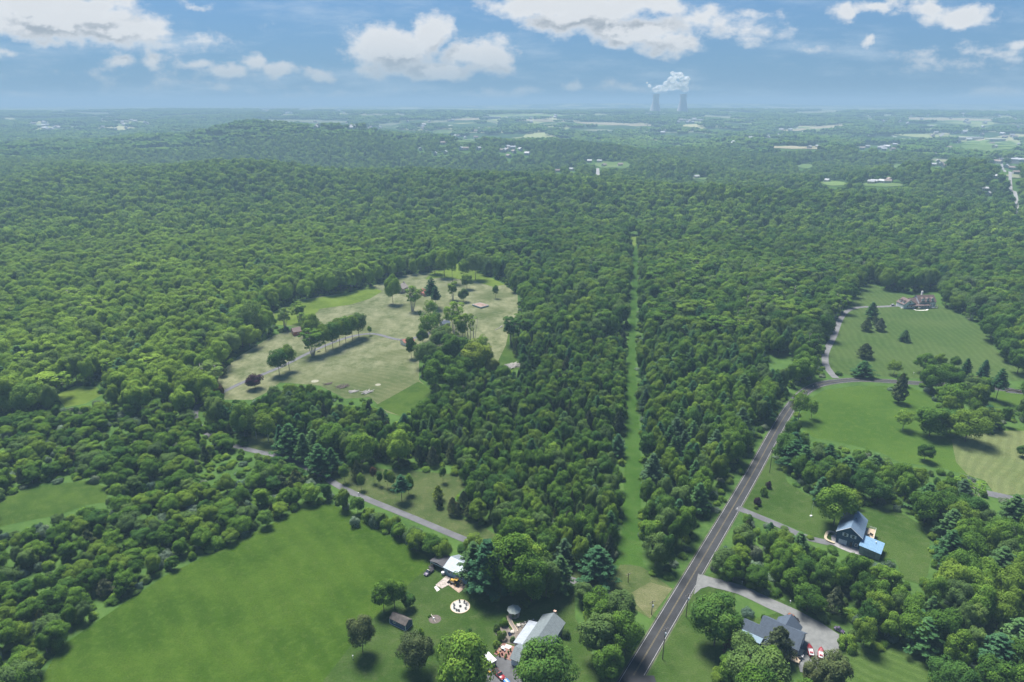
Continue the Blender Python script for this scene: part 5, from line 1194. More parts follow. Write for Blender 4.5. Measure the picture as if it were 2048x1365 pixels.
# plum tractor-like truck and trailer by the field edge
x, y = G(858, 1147); car_like('utility_truck', 'plum coloured utility truck with cream cab roof at the field edge', 'truck', x, y, -125, .05, PURP, 4.8, 1.9, 1.85, 'pickup', plain('cream_paint', (.70, .66, .52), .6))
x, y = G(869.5, 1132); t1 = thing('flatbed_trailer', 'long dark flatbed trailer between the plum truck and the carport', 'trailer', x, y, 55, .05)
MB().box(-3.0, 3.0, -1.0, 1.0, .55, .68).build('bed', DKMET, t1); rails(MB(), [(-3.0, 1.0), (3.0, 1.0)], .68, .5, .03).build('rail', DKMET, t1); rails(MB(), [(-3.0, -1.0), (3.0, -1.0)], .68, .5, .03).build('rail', DKMET, t1); wheels4(t1, (-.4, .5), .85, .33); MB().bar((-3.0, 0, .55), (-4.4, 0, .5), .06).build('drawbar', DKMET, t1)
x, y = G(886, 1150); t1 = thing('storage_drum', 'white tank beside the front corner of the metal roofed garage', 'tank', x, y, 0, .05); MB().cyl(0, 0, 0, 1.3, .65, n=16).build('drum', WHP, t1, True); MB().cyl(0, 0, 1.3, 1.45, .62, .3, n=16).build('lid', TRIM, t1); MB().bar((.66, 0, .4), (.9, 0, .4), .06).build('tap', DKMET, t1)
# two jet boats on trailers
def boat(px, py, rot, label, stripe):
    x, y = G(px, py); t1 = thing('speedboat', label, 'boat', x, y, rot, .14)
    def hull(xx, w_, z0, z1): return [(xx, 0, z0), (xx, w_ * .8, z0 + .2), (xx, w_, z1), (xx, -w_, z1), (xx, -w_ * .8, z0 + .2)]
    MB().loft([hull(-2.7, .95, .55, 1.15), hull(-.8, 1.08, .5, 1.2), hull(.9, .98, .52, 1.25), hull(2.1, .6, .65, 1.32), hull(2.9, .06, 1.0, 1.36)]).build('hull', RED, t1, True)
    MB().add([(-2.5, -.72, 1.24), (-2.5, .72, 1.24), (.5, .80, 1.29), (.5, -.80, 1.29), (-2.5, -.72, 1.30), (-2.5, .72, 1.30), (.5, .80, 1.36), (.5, -.80, 1.36)], [(0,3,2,1),(4,5,6,7),(0,1,5,4),(1,2,6,5),(2,3,7,6),(3,0,4,7)]).build('cockpit', WHP, t1)
    MB().add([(.55, -.6, 1.34), (.55, .6, 1.34), (2.2, .28, 1.40), (2.2, -.28, 1.40), (.55, 0, 1.46)], [(0, 1, 4), (0, 3, 2, 1), (1, 2, 4), (2, 3, 4), (3, 0, 4)]).build('foredeck', stripe, t1)
    MB().box(-1.9, -1.2, -.5, -.05, 1.37, 1.6).build('seat', RED, t1); MB().box(-1.9, -1.2, .05, .5, 1.37, 1.6).build('seat', RED, t1); MB().bar((.3, -.7, 1.36), (.3, .7, 1.36), .05).build('windshield', GLASS, t1); MB().box(-3.0, -2.7, -.25, .25, .6, 1.35).build('engine', DKMET, t1)
    tr = thing('boat_trailer', 'grey trailer under the %s' % label.split(',')[0], 'trailer', x, y, rot, .14)
    MB().box(-2.6, 2.4, -.75, -.65, .36, .46).build('side_beam', CHROME, tr); MB().box(-2.6, 2.4, .65, .75, .36, .46).build('side_beam', CHROME, tr); MB().box(-1.2, -1.0, -1.05, 1.05, .30, .36).build('axle', DKMET, tr); MB().bar((2.4, 0, .42), (4.0, 0, .42), .05).build('drawbar', CHROME, tr); MB().box(2.3, 2.4, -.65, .65, .36, .46).build('cross_beam', CHROME, tr)
    for sg in (-1, 1): MB().wheel(-1.1, sg * 1.1, .3, .3, .2).build('wheel', BLACK, tr)
boat(1620, 1306, 78, 'left red and white speedboat on the gravel lot, half behind the cedar', plain('deep_red', (.20, .015, .02), .4))
boat(1641, 1312, 66, 'right red and white speedboat on the gravel lot, with a pink foredeck', plain('pink_deck', (.28, .09, .10), .4))
x, y = G(1587, 1240); car_like('parked_car', 'black car half hidden behind the slate roof', 'car', x - .3, y + .2, -45, .13, DKP, 4.6, 1.85, 1.5, 'suv', ORP)
x, y = G(1678, 1263); car_like('compact_car', 'small dark plum car at the far edge of the gravel lot', 'car', x, y, -48, .14, PURP, 3.6, 1.7, 1.5, 'sedan')

# blue shed, fire pit, gazebo, grey house
r = thing('garden_shed', 'long slate blue garden shed with brown black roof and white trim', 'shed', -40.5, 201.3, -31.5, .05)
a_ = walls(3.7, 7.3, 2.3, 3.6).build('wall', SHED_BL, r); b_ = roofing(3.7, 7.3, 2.3, 3.6, .18).build('roof', plain('worn_brown_shingle', (.085, .075, .07), .9, .3, .9), r)
for o in (a_, b_): o.rotation_euler.z = R(90)
tb = MB().box(-3.72, 3.72, -1.93, -1.86, -.05, .1).box(3.66, 3.73, -1.86, 1.86, -.05, .1)
for sx_, sy_ in ((-3.7, -1.9), (3.7, -1.9), (3.7, 1.9)): tb.box(sx_ - .08, sx_ + .08, sy_ - .08, sy_ + .08, .1, 2.25)
tb.build('corner_trim', TRIM, r); door(r, 3.65, 0, 'x+', 1.5, 1.9, SHED_BL); window(r, -1.6, -1.85, 1.4, 'y-', .7, .7, 0)
x, y = G(920.5, 1214); o = tag(MB().cyl(x, y, 0, .16, 3.5, n=40).build('gravel_circle', plain('white_gravel', (.33, .33, .31), .95, .12, 2)), 'white gravel circle around the fire pit', 'paving'); CX, CY = x, y
ring = MB(); N_ = 40; vs, fs = [], []
for i in range(N_):
    a = 2 * math.pi * i / N_
    for rr, z_ in ((3.51, 0), (3.51, .24), (3.72, .24), (3.72, 0)): vs.append((x + rr * math.cos(a), y + rr * math.sin(a), z_))
for i in range(N_):
    for k in range(4): j = (i + 1) % N_; fs.append((4*i + k, 4*i + (k+1) % 4, 4*j + (k+1) % 4, 4*j + k))
tag(ring.add(vs, fs).build('stone_edging', plain('tan_block', (.50, .40, .26), .9, .2, 2)), 'tan block edging around the white gravel circle', 'edging')
t1 = thing('fire_pit', 'round dark fire pit in the middle of the gravel circle', 'fire pit', x, y, 0, .16); MB().cyl(0, 0, 0, .35, .42, .5, 14).build('bowl', DKMET, t1); MB().cyl(0, 0, .35, .37, .44, n=14).build('ash', BLACK, t1)
for k, (a, w_) in enumerate(((100, 'far side'), (55, 'far right side'), (20, 'right side'), (-30, 'lower right side'), (165, 'left side'), (205, 'lower left side'), (240, 'near left side'), (262, 'near side'))):
    chair((x + 2.4 * math.cos(R(a)), y + 2.4 * math.sin(R(a)), .16), a - 90, 'dark chair on the %s of the fire pit circle' % w_, plain('dark_resin', (.06, .06, .065), .6))
x, y = G(1028, 1231); t1 = thing('gazebo', 'octagonal gazebo with pale grey green roof behind the grey house', 'gazebo', x, y, 10, .05)
MB().cyl(0, 0, 0, .3, 2.15, n=8).build('floor', DECKW2, t1); MB().cyl(0, 0, 2.6, 3.45, 2.65, .55, 8).build('roof', plain('pale_gazebo_roof', (.36, .40, .36), .8, .12, 1), t1); MB().cyl(0, 0, 3.45, 3.95, .5, .05, 8).build('cupola', plain('pale_gazebo_roof', (.36, .40, .36)), t1)
for k in range(8):
    a = 2 * math.pi * k / 8; MB().box(1.98 * math.cos(a) - .07, 1.98 * math.cos(a) + .07, 1.98 * math.sin(a) - .07, 1.98 * math.sin(a) + .07, .3, 2.62).build('post', plain('tan_post', (.40, .34, .28), .8), t1)
rails(MB(), [(1.95 * math.cos(2*math.pi*k/8), 1.95 * math.sin(2*math.pi*k/8)) for k in range(8)], .3, .9, .03).build('railing', plain('tan_post', (.40, .34, .28)), t1)
r = thing('grey_house', 'grey shingled house with pale lean to roof, half under a big tree', 'house', 10.9, 192.3, -28, .05)
walls(8.2, 18.0, 3.2, 5.6).build('wall', WHITE_S, r); rf = roofing(8.2, 18.0, 3.2, 5.6).build('roof', ROOF_GREY, r); MB().box(-.5, .5, 9.45, 10.3, 0, 6.2).build('chimney', plain('pale_brick', (.45, .30, .24), .9, .2, 3), r)
MB().prism([(-8.0, 2.45), (-4.15, 3.15), (-4.15, 3.0), (-8.0, 2.3)], -7.2, 5.0).build('lean_to_roof', ROOF_LEAN, r); MB().box(-7.7, -4.15, -6.9, 4.7, 0, 2.28).build('porch', GREY_S, r)
a_ = walls(7.0, 7.0, 2.9, 4.6).build('wall', WHITE_S, r); b_ = roofing(7.0, 7.0, 2.9, 4.6).build('roof', ROOF_GREY, r)
for o in (a_, b_): o.rotation_euler.z = R(90); o.location = (-1.6, -10.7, 0)
for y_ in (-5, 0, 5): window(r, 4.1, y_, 1.8, 'x+')
window(r, 2.2, 9.0, 1.8, 'y+'); window(r, -2.2, 9.0, 1.8, 'y+'); window(r, -7.7, -3, 1.4, 'x-', 1.4, 1.0); window(r, -7.7, 1.6, 1.4, 'x-', 1.4, 1.0); door(r, -7.7, -5.6, 'x-')
slab('brick_patio', [(1006,1286),(1041,1298),(1026,1324),(988,1309)], 'red brick patio crowded with chairs and plants beside the grey house', 'patio', plain('red_paving', (.20, .11, .09), .9, .2, 2))
slab('grey_patio_mat', [(1012,1289),(1024,1293),(1020,1300),(1008,1296)], 'pale grey square mat on the brick patio', 'mat', plain('grey_mat', (.42, .38, .38), .9), .19)
PC = plain('cream_cushion', (.42, .34, .24), .8)
for k, (px, py, rt, lb, m_) in enumerate(((1003,1297,30,'cream chair nearest the garden on the brick patio',PC),(1009,1303,120,'white chair in the middle of the brick patio',WHP),(1000,1303,-60,'tan chair at the left side of the brick patio',PC),(1004,1310,200,'dark red chair at the lower edge of the brick patio',plain('dark_red_cushion', (.18,.03,.03), .8)),(996,1309,80,'orange chair at the lower left of the brick patio',plain('orange_cushion', (.5,.2,.08), .8)))):
    x, y = G(px, py); chair((x, y, .17), rt, lb, m_)
x, y = G(1006, 1299); round_table((x, y, .17), 'round glass table among the patio chairs', WHP, .75)
for k, (px, py, tt) in enumerate(((999,1313,.5),(1012,1314,.4),(1017,1308,.6),(1021,1303,.45),(1010,1318,.35),(992,1305,.6))):
    x, y = G(px, py); t1 = thing('potted_plant', 'leafy potted plant %s on the brick patio' % ('at the lower left','at the lower edge','beside the house wall','under the lean to roof','at the lowest corner','at the far left')[k], 'potted plant', x, y, 0, .17)
    MB().cyl(0, 0, 0, .45, .26, .36, 12).build('pot', plain('terracotta', (.35, .15, .09), .9), t1); c = link('foliage', PROTO['shrub'][k % 3][0], t1); c.location.z = .4; c.scale = (.6, .6, .9); c['tint'] = tt
pth = [G(*p) for p in ((1018,1233),(1019,1240),(1023,1249),(1029,1258),(1032,1264))]
for sgn, lb in ((-.7, 'left'), (.7, 'right')):
    l_ = smooth_line(pth, .8); b = MB()
    for i in range(len(l_) - 1): b.bar((l_[i][0] + sgn, l_[i][1], .22), (l_[i+1][0] + sgn, l_[i+1][1], .22), .18, 5)
    tag(b.build('timber_edging', DECKW2), '%s pale timber edging of the winding path to the gazebo' % lb, 'edging')
ribbon('garden_path', smooth_line(pth, .8), -.6, .6, plain('mulch_path', (.22, .19, .17), .95, .2, 2), .07)
sheet('garden_bed', [(1022,1262),(1030,1250),(1045,1245),(1060,1242),(1075,1240),(1060,1255),(1040,1275),(1030,1290),(1005,1285),(990,1268),(1000,1255),(1015,1252)], plain('garden_soil', (.15, .13, .11), .95, .4, .8), .062)
rock = random.Random(4); ST = plain('garden_rock', (.46, .43, .37), .9, .2, 2)
def boulder(px, py, s_, label, group=None, mat=ST):
    x, y = G(px, py); bm = bmesh.new(); bmesh.ops.create_icosphere(bm, subdivisions=2, radius=s_)
    for v in bm.verts: v.co *= rock.uniform(.8, 1.15); v.co.z = v.co.z * .6 + s_ * .45; v.co.z = max(v.co.z, -.05)
    me = bpy.data.meshes.new('garden_rock'); bm.to_mesh(me); bm.free(); me.materials.append(mat); o = link('garden_rock', me); o.location = (x, y, .05); o.rotation_euler.z = rock.uniform(0, 6); tag(o, label, 'rock', group)
for k in range(14):
    q = k / 13; boulder(1036 + 30 * q + rock.uniform(-2, 2), 1252 - 8 * q + rock.uniform(-4, 6), rock.uniform(.22, .45), 'pale rock in the garden bed beside the lean to roof', 'pale rocks of the garden bed')
boulder(1038, 1253, .9, 'largest pale boulder in the garden bed by the gazebo path')
boulder(1025, 1266, .8, 'flat pale boulder by the garden pond'); boulder(1111, 1229, .6, 'pale round boulder at the far corner of the grey house')
slab('garden_pond', [(1015,1266),(1021,1264),(1025,1271),(1018,1274)], 'small dark garden pond by the gazebo path', 'pond', plain('dark_water', (.01, .014, .03), .08, .1, 1, 0, 0, .6), .09)
# round planting bed with driftwood
x, y = G(867, 1239); t1 = thing('driftwood_post', 'weathered driftwood leaning on a rock in the round dark planting bed', 'driftwood', x, y, 0, .08)
MB().bar((-1.0, 1.6, .8), (.9, -1.6, .1), .14, 6, .08).build('log', plain('grey_wood', (.42, .38, .34), .9), t1); bo = MB().cyl(.1, 0, 0, .7, .45, .25, 8).build('rock', TRIM, t1)
tag(MB().cyl(x + .5, y, 0, .06, 2.3, n=24).build('planting_bed', plain('bed_soil', (.10, .085, .075), .95, .3, 1)), 'round dark planting bed with driftwood in the yard', 'garden bed')
x, y = G(859, 1234); tree('shrub', 1, x, y, .9, 1.0, .3, 'small dark plant at the edge of the round planting bed')

# hilltop house (ridge along local x, front towards the camera)
hx, hy = G(1845, 617); r = thing('hilltop_house', 'large white hilltop house with brown roofs, dormers and a front porch', 'house', hx, hy + 7, 6, .05)
def xwing(x0, L_, D_, he, hr, y0=0.0):
    a_ = walls(D_, L_, he, hr).build('wall', WHITE_S, r); b_ = roofing(D_, L_, he, hr, .5).build('roof', ROOF_BROWN, r)
    for o in (a_, b_): o.rotation_euler.z = R(90); o.location = (x0, y0, 0)
    return b_
mr = xwing(4.5, 16.5, 11.0, 5.6, 10.6); xwing(-6.0, 8.6, 8.5, 4.3, 7.8, .6)
walls(11.5, 10.5, 4.0, 8.0, -13.6, -1.0).build('wall', WHITE_S, r); roofing(11.5, 10.5, 4.0, 8.0, .5, .2, -13.6, -1.0).build('roof', ROOF_BROWN, r)
MB().box(3.6, 5.0, -.6, .6, 9.0, 13.2).build('chimney', plain('white_brick', (.62, .62, .60), .9, .1, 2), mr)
for x_ in (-.2, 4.5, 9.2):
    walls(2.4, 3.0, 8.2, 9.3, x_, -3.6).build('dormer', WHITE_S, r); roofing(2.4, 3.0, 8.2, 9.3, .2, .14, x_, -3.6).build('roof', ROOF_BROWN, r); window(r, x_, -5.1, 7.4, 'y-', 1.0, 1.2)
MB().prism([(-8.9, 3.0), (-5.5, 4.1), (-5.5, 3.95), (-8.9, 2.85)], -6.2, 14.9).build('porch_roof', ROOF_BROWN, r)
pr = r.children[-1]; pr = [o for o in r.children if o.name.startswith('porch_roof')][0]; pr.rotation_euler.z = R(90); 
pr.location = (0, 0, 0)
# the porch profile is drawn along x after the turn, so the porch runs along the front
for k in range(7): x_ = -4.0 + k * 2.75; MB().box(x_ - .12, x_ + .12, -8.7, -8.46, 0, 2.9).build('porch_column', TRIM, r)
MB().box(-4.3, 12.8, -8.8, -5.52, 0, .5).build('porch_floor', CONC, r); rails(MB(), [(-4.0, -8.6), (4.5, -8.6)], .5, .8, .05).build('porch_railing', TRIM, r); rails(MB(), [(7.0, -8.6), (12.5, -8.6)], .5, .8, .05).build('porch_railing', TRIM, r)
for x_ in (-2.2, .6, 3.4, 8.6, 11.2): window(r, x_, -5.5, 2.0, 'y-', 1.1, 1.7)
door(r, 5.9, -5.5, 'y-', 1.1, 2.2, plain('dark_door', (.03, .03, .035)), .5); window(r, -13.6, -6.25, 5.6, 'y-', 1.5, 1.4); window(r, -15.6, -6.25, 2.0, 'y-', 1.4, 1.6); window(r, -11.6, -6.25, 2.0, 'y-', 1.4, 1.6)
for x_ in (-8, -5): window(r, x_, -3.65, 2.2, 'y-', 1.1, 1.5)
for y_ in (-3.2, 1.2): door(r, -19.35, y_, 'x-', 2.8, 2.4, TRIM, name='garage_door')
for x_, y_ in ((-17.6, -3.8), (-17.6, .8)):
    o = walls(2.0, 2.4, 6.3, 7.2).build('dormer', TRIM, r); o.rotation_euler.z = R(90); o.location = (x_, y_, 0); o2 = roofing(2.0, 2.4, 6.3, 7.2, .2).build('roof', ROOF_BROWN, r); o2.rotation_euler.z = R(90); o2.location = (x_, y_, 0); window(r, x_ - 1.2, y_, 5.7, 'x-', .8, .9)
ribbon('garden_walk', smooth_line([G(*p) for p in [(1802,616.8),(1824,617),(1832,621),(1852,621),(1855,619)]], 2), -.7, .7, plain('pale_concrete', (.62, .61, .58), .9), .13)
x, y = G(1786, 612.5); car_like('family_car', 'white car parked beside the garage of the hilltop house', 'car', x, y, 8, .12, WHP, 5.0, 1.95, 1.75, 'suv')

# clearing buildings
def small_house(name, label, cat, px, py, rot, L_, D_, he, hr, wm, rm, chim=None, wins=2):
    x, y = G(px, py); t1 = thing(name, label, cat, x, y, rot, .05)
    walls(D_, L_, he, hr).build('wall', wm, t1); rf_ = roofing(D_, L_, he, hr, .4).build('roof', rm, t1)
    if chim: MB().box(-.5, .5, L_/2 - 1.6, L_/2 - .6, he, hr + 1.3).build('chimney', chim, rf_)
    for k in range(wins): window(t1, (k - (wins - 1) / 2) * (D_ / max(wins, 1)), -L_/2, he * .55, 'y-', .9, 1.2); window(t1, D_/2, (k - (wins - 1) / 2) * (L_ / max(wins, 1)), he * .55, 'x+', .9, 1.2); window(t1, -D_/2, (k - (wins - 1) / 2) * (L_ / max(wins, 1)), he * .55, 'x-', .9, 1.2)
    door(t1, 0, -L_/2, 'y-', 1.0, 2.1, plain('dark_door', (.03, .03, .035))) if wins > 0 else None
    return t1
sh_ = small_house('stone_house', 'grey stone cottage with a steep gable at the top of the hay meadow', 'house', 804, 584, -20, 11, 8, 4.6, 8.4, STONE, ROOF_STONE, STONE)
MB().box(-7.6, -4.05, -4.5, 3.5, 1.5, 1.7).build('side_deck', DECKW2, sh_); MB().box(-8.0, -4.05, -5, 4.0, 3.0, 3.15).build('awning', ROOF_STONE, sh_)
small_house('red_house', 'house with a rusty red roof half behind the dark pines', 'house', 850, 590, 35, 10, 7, 3.0, 5.4, plain('rose_wall', (.40, .22, .20), .9), ROOF_RUST)
small_house('brick_house', 'red brick house under the dark round tree left of the lane row', 'house', 604, 667, -62, 15, 9, 3.4, 5.6, BRICK, ROOF_BROWN, BRICK)
small_house('lane_garage', 'small white garage with an orange red roof at the end of the lane', 'garage', 815, 688, -50, 9, 6.5, 2.6, 4.4, WHITE_S, plain('terracotta_roof', (.26, .11, .08), .8, .2, 1), None, 0)
ws = small_house('wood_shed', 'small dark grey wood shed behind the pale feathery tree', 'shed', 890, 652, -55, 7, 6, 2.8, 4.4, GREY_S, ROOF_SLATE, None, 1)
for k, (px, py, lb) in enumerate(((844, 664, 'small white box shed at the end of the private lane'), (882, 672, 'white water tank under the pale feathery tree'))):
    x, y = G(px, py); t1 = thing('utility_box', lb, 'box', x, y, 20, .05); MB().box(-1, 1, -.8, .8, 0, 1.6 - k * .6).build('cabinet', TRIM, t1, bevel=.06); MB().box(-1.06, 1.06, -.86, .86, 1.6 - k * .6, 1.7 - k * .6).build('lid', ROOF_LEAN, t1)
x, y = G(961, 613); t1 = thing('covered_pool_frame', 'low sea green framed structure with a mottled brown cover in the meadow', 'pool', x, y, -48, .05)
MB().box(-6.2, 6.2, -4.8, 4.8, 0, 1.15).build('side_wall', plain('sea_green_panel', (.22, .34, .32), .8, .1, 1), t1); MB().box(-6.5, 6.5, -5.1, 5.1, 1.15, 1.45).build('rim', plain('grey_blue_rim', (.17, .19, .22), .8), t1)
MB().add([(-6.0, -4.6, 1.46), (6.0, -4.6, 1.46), (6.0, 4.6, 1.46), (-6.0, 4.6, 1.46), (-2.8, 0, 2.5), (2.8, 0, 2.5)], [(0, 1, 5, 4), (1, 2, 5), (2, 3, 4, 5), (3, 0, 4)]).build('cover', plain('mottled_cover', (.24, .17, .14), .9, .35, .5), t1)
# heaps of branches and cut timber, fallen trunks
def logpile(px, py, n, s_, label, mat, name='log_pile', cat='log pile'):
    x, y = G(px, py); b = MB()
    for k in range(n):
        a = rock.uniform(-.9, .9) + .6; l_ = s_ * rock.uniform(.4, .9); ox, oy, oz = rock.uniform(-s_, s_) * .6, rock.uniform(-s_, s_) * .5, rock.uniform(.1, .16 * s_)
        b.bar((x + ox - math.cos(a) * l_, y + oy - math.sin(a) * l_, oz), (x + ox + math.cos(a) * l_, y + oy + math.sin(a) * l_, oz + rock.uniform(0, .4)), rock.uniform(.08, .22), 6)
    tag(b.build(name, mat), label, cat)
GW = plain('silvered_wood', (.40, .38, .36), .9, .25, .8); BW = plain('brown_brush', (.16, .13, .11), .95, .3, 1)
logpile(1025, 733, 60, 6.5, 'large heap of silvery cut trunks at the clearing edge', GW); logpile(992, 737, 40, 5.5, 'low heap of grey brush left of the silvery trunks', BW, 'brush_pile', 'brush pile')
logpile(734, 786, 18, 4.0, 'pale heap of stone and timber in the lower meadow', GW); logpile(684, 774, 22, 4.2, 'dark brush heap in the lower meadow', BW, 'brush_pile', 'brush pile'); logpile(708, 784, 16, 3.2, 'grey stick heap between the dark brush and the pale heap', GW, 'brush_pile', 'brush pile'); logpile(655, 769, 12, 2.8, 'small thin scatter of sticks left of the dark brush heap', BW, 'brush_pile', 'brush pile')
for px, py, w_ in ((630, 763, 12), (756, 770, 9)):
    x, y = G(px, py); tag(MB().cyl(x, y, .02, .075, w_ * .22, n=20).build('bare_patch', plain('bare_earth', (.22, .22, .16), .95)), kind='structure')
x, y = G(997, 568)
b = MB()
for p, q in (((1006, 653), (990, 661)), ((1000, 655), (1004, 652))): a0, a1 = G(*p), G(*q); b.bar((*a0, .3), (*a1, .3), .25, 5)
tag(b.build('fallen_trunk', GW), 'pale fallen trunk in the meadow right of the bare trees', 'log')
x, y = G(396, 797); t1 = thing('white_van', 'white vehicle parked where the lane enters the woods', 'van', x, y, 20, .1); bpy.data.objects.remove(t1)
car_like('parked_van', 'white van parked where the lane enters the left woods', 'van', x, y, 15, .1, WHP, 5.4, 2.0, 2.0, 'suv')
x, y = G(638, 705); bench((x, y, .05), 40, 'dark bench beside the lane below the tree row', DKMET, w_=2.4)
for px, py, lb, c_m in ((717, 991, 'white mailbox post beside the private lane', TRIM), (1474, 1022, 'white mailbox post at the navy house driveway', TRIM), (1484, 1169, 'white driveway marker above the gravel driveway', TRIM), (1542, 1189, 'second white marker along the gravel driveway', TRIM), (1626, 776, 'white road sign post on the bend of the road', TRIM), (1580, 1208, 'low white marker at the wood edge near the gravel driveway', TRIM), (1827, 749, 'white post at the foot of the hill lawn', TRIM), (706, 1318, 'white garden post in the green field corner', TRIM)):
    x, y = G(px, py); t1 = thing('marker_post', lb, 'post', x, y, 0, .05); MB().box(-.06, .06, -.06, .06, 0, 1.1).build('post', c_m, t1); MB().box(-.16, .16, -.26, .26, 1.1, 1.42).build('box', c_m, t1, bevel=.03)

# utility poles and lines
def pole(px, py, hp, label, xf=True):
    x, y = G(px, py); h = tall(px, py, hp); t1 = thing('utility_pole', label, 'utility pole', x, y, 28, .04); MB().cyl(0, 0, -.1, h, .17, .11, 8).build('pole', POLEW, t1)
    MB().box(-1.3, 1.3, -.06, .06, h - .7, h - .56).build('cross_arm', POLEW, t1)
    for q in (-1.15, -.45, .45, 1.15): MB().cyl(q, 0, h - .56, h - .32, .06, .04, 6).build('insulator', CHROME, t1)
    if xf: MB().cyl(0, -.42, h - 2.6, h - 1.6, .30, n=12).build('transformer', plain('pale_transformer', (.62, .64, .66), .5), t1)
    return (x, y, h)
PL = [pole(1325, 1319, 62, 'utility pole on the right road verge near the bottom, with a pale transformer'), pole(1372, 1234, 46, 'utility pole on the right verge just above the first one'),
      pole(1539, 946, 46, 'utility pole on the right verge above the navy house driveway', False), pole(1563, 898, 38, 'utility pole at the road junction below the bend', False)]
PW = [pole(1303, 1230, 28, 'short utility pole on the straw patch left of the road'), pole(1256, 1165, 18, 'small pole at the foot of the grass strip', False)]
def wires(a, b_, label, group):
    for q in (-1.1, 1.1):
        b = MB(); P_ = []
        for k in range(13): u = k / 12; P_.append((a[0] + (b_[0]-a[0])*u + q * .88, a[1] + (b_[1]-a[1])*u + q * .47, a[2] + (b_[2]-a[2])*u - .35 - 4 * .9 * u * (1-u)))
        for p_, q_ in zip(P_, P_[1:]): b.bar(p_, q_, .022, 4)
        tag(b.build('power_line', DKMET), label, 'power line', group)
wires(PL[0], PL[1], 'thin line between the two nearest poles of the right verge', 'lines between the nearest poles'); wires(PL[1], PL[2], 'long thin line along the right verge of the road', 'long lines along the right verge'); wires(PL[2], PL[3], 'thin line between the two upper poles of the road', 'lines between the upper poles'); wires(PL[0], PW[0], 'thin line crossing the road to the pole on the straw patch', 'lines crossing the road')

# ------------------------------------------------------------------ far houses
FW = [plain('far_white_wall', (.46, .46, .45), .8), plain('far_grey_wall', (.42, .42, .42), .8), plain('far_tan_wall', (.50, .45, .38), .8)]
FR_ = [plain('far_grey_roof', (.30, .31, .33), .8), plain('far_pale_roof', (.36, .37, .38), .6), plain('far_brown_roof', (.22, .18, .16), .8)]
base = []
for k in range(9):
    wl = walls(9, 14, 5.5, 8.5); rf_ = roofing(9, 14, 5.5, 8.5, .4); base.append((wl, FW[k % 3], rf_, FR_[k // 3]))
fm = []
for wl, wm_, rf_, rm_ in base:
    a_ = wl.build('wall', wm_); b_ = rf_.build('roof', rm_); w_ = MB()
    for y_ in (-4, 0, 4):
        w_.box(4.5, 4.6, y_ - .6, y_ + .6, 2, 3.6).box(-4.6, -4.5, y_ - .6, y_ + .6, 2, 3.6)
    w_.box(-2.5, -1.3, -7.1, -7.0, 2, 3.6).box(1.3, 2.5, -7.1, -7.0, 2, 3.6); c_ = w_.build('windows', GLASS); fm.append((a_.data, b_.data, c_.data))
    for o in (a_, b_, c_): bpy.data.objects.remove(o)
def where(px, py):
    side = 'left' if px < 700 else ('middle' if px < 1300 else ('right' if px < 1800 else 'far right'))
    dep = 'near edge' if py > 290 else ('middle' if py > 250 else 'hazy far end')
    return 'at the %s of the valley, %s' % (dep, side)
for k, (px, py, s_) in enumerate(HOUSE_PX):
    x, y = G(px, py); j = int(hr.integers(9)); pale = ('white', 'grey', 'tan')[j % 3]
    lb = 'tiny %s valley house %s' % (pale, where(px, py)); t1 = thing('valley_house', lb, 'house', x, y, hr.uniform(0, 180), None, lb.replace('house', 'houses'))
    sc__ = s_ * (1.25 if py > 285 else 1.6); t1.scale = (sc__, sc__, sc__)
    for nm, me_ in zip(('wall', 'roof', 'windows'), fm[j]): link(nm, me_, t1)
def hall(px, py, L_, D_, hh, rot, label, wm_, rm_):
    x, y = G(px, py); t1 = thing('industrial_hall', label, 'hall', x, y, rot); MB().box(-L_/2, L_/2, -D_/2, D_/2, -2, hh).build('wall', wm_, t1); MB().box(-L_/2 - .5, L_/2 + .5, -D_/2 - .5, D_/2 + .5, hh, hh + .9).build('roof', rm_, t1)
    d_ = MB()
    for k in range(int(L_ // 22)): d_.box(-L_/2 + 8 + k * 22, -L_/2 + 14 + k * 22, -D_/2 - .3, -D_/2, 0, 4.5)
    d_.build('dock_doors', FR_[0], t1)
hall(1935, 280, 130, 40, 11, 2, 'long white hall behind the bright green field at the right', FW[0], FR_[1]); hall(1990, 283, 70, 35, 10, 0, 'shorter white hall right of the long one', FW[0], FR_[1]); hall(2032, 325, 60, 60, 10, 20, 'grey block with dark roof by the road at the right edge', FW[1], FR_[0]); hall(1540, 275, 110, 40, 10, 0, 'low pale hall in the woods right of the middle', FW[2], FR_[1])
hall(1000, 259, 150, 50, 12, 0, 'long brownish hall left of the tan tract', FW[2], FR_[2]); hall(1380, 243, 240, 60, 12, 4, 'long row of pale flats below the cooling towers', FW[0], FR_[1]); hall(985, 238, 120, 50, 14, 0, 'pale factory left of the tan tract', FW[0], FR_[1]); hall(620, 235, 300, 80, 12, 0, 'wide pale hall in the left distance', FW[0], FR_[1]); hall(545, 219, 320, 80, 14, 0, 'pale hall near the left horizon', FW[0], FR_[1]); hall(1310, 229, 160, 60, 10, 0, 'pale works building at the foot of the left cooling tower', FW[0], FR_[1]); hall(1360, 232, 220, 50, 10, 0, 'pale works building at the foot of the right cooling tower', FW[0], FR_[1])
x, y = G(1466, 293); t1 = thing('white_silo', 'small white domed silo standing out of the woods right of the middle', 'silo', x, y); MB().cyl(0, 0, 0, 16, 9, n=20).build('drum', TRIM, t1, True); MB().cyl(0, 0, 16, 21, 9, 3, 20).build('dome', TRIM, t1, True)
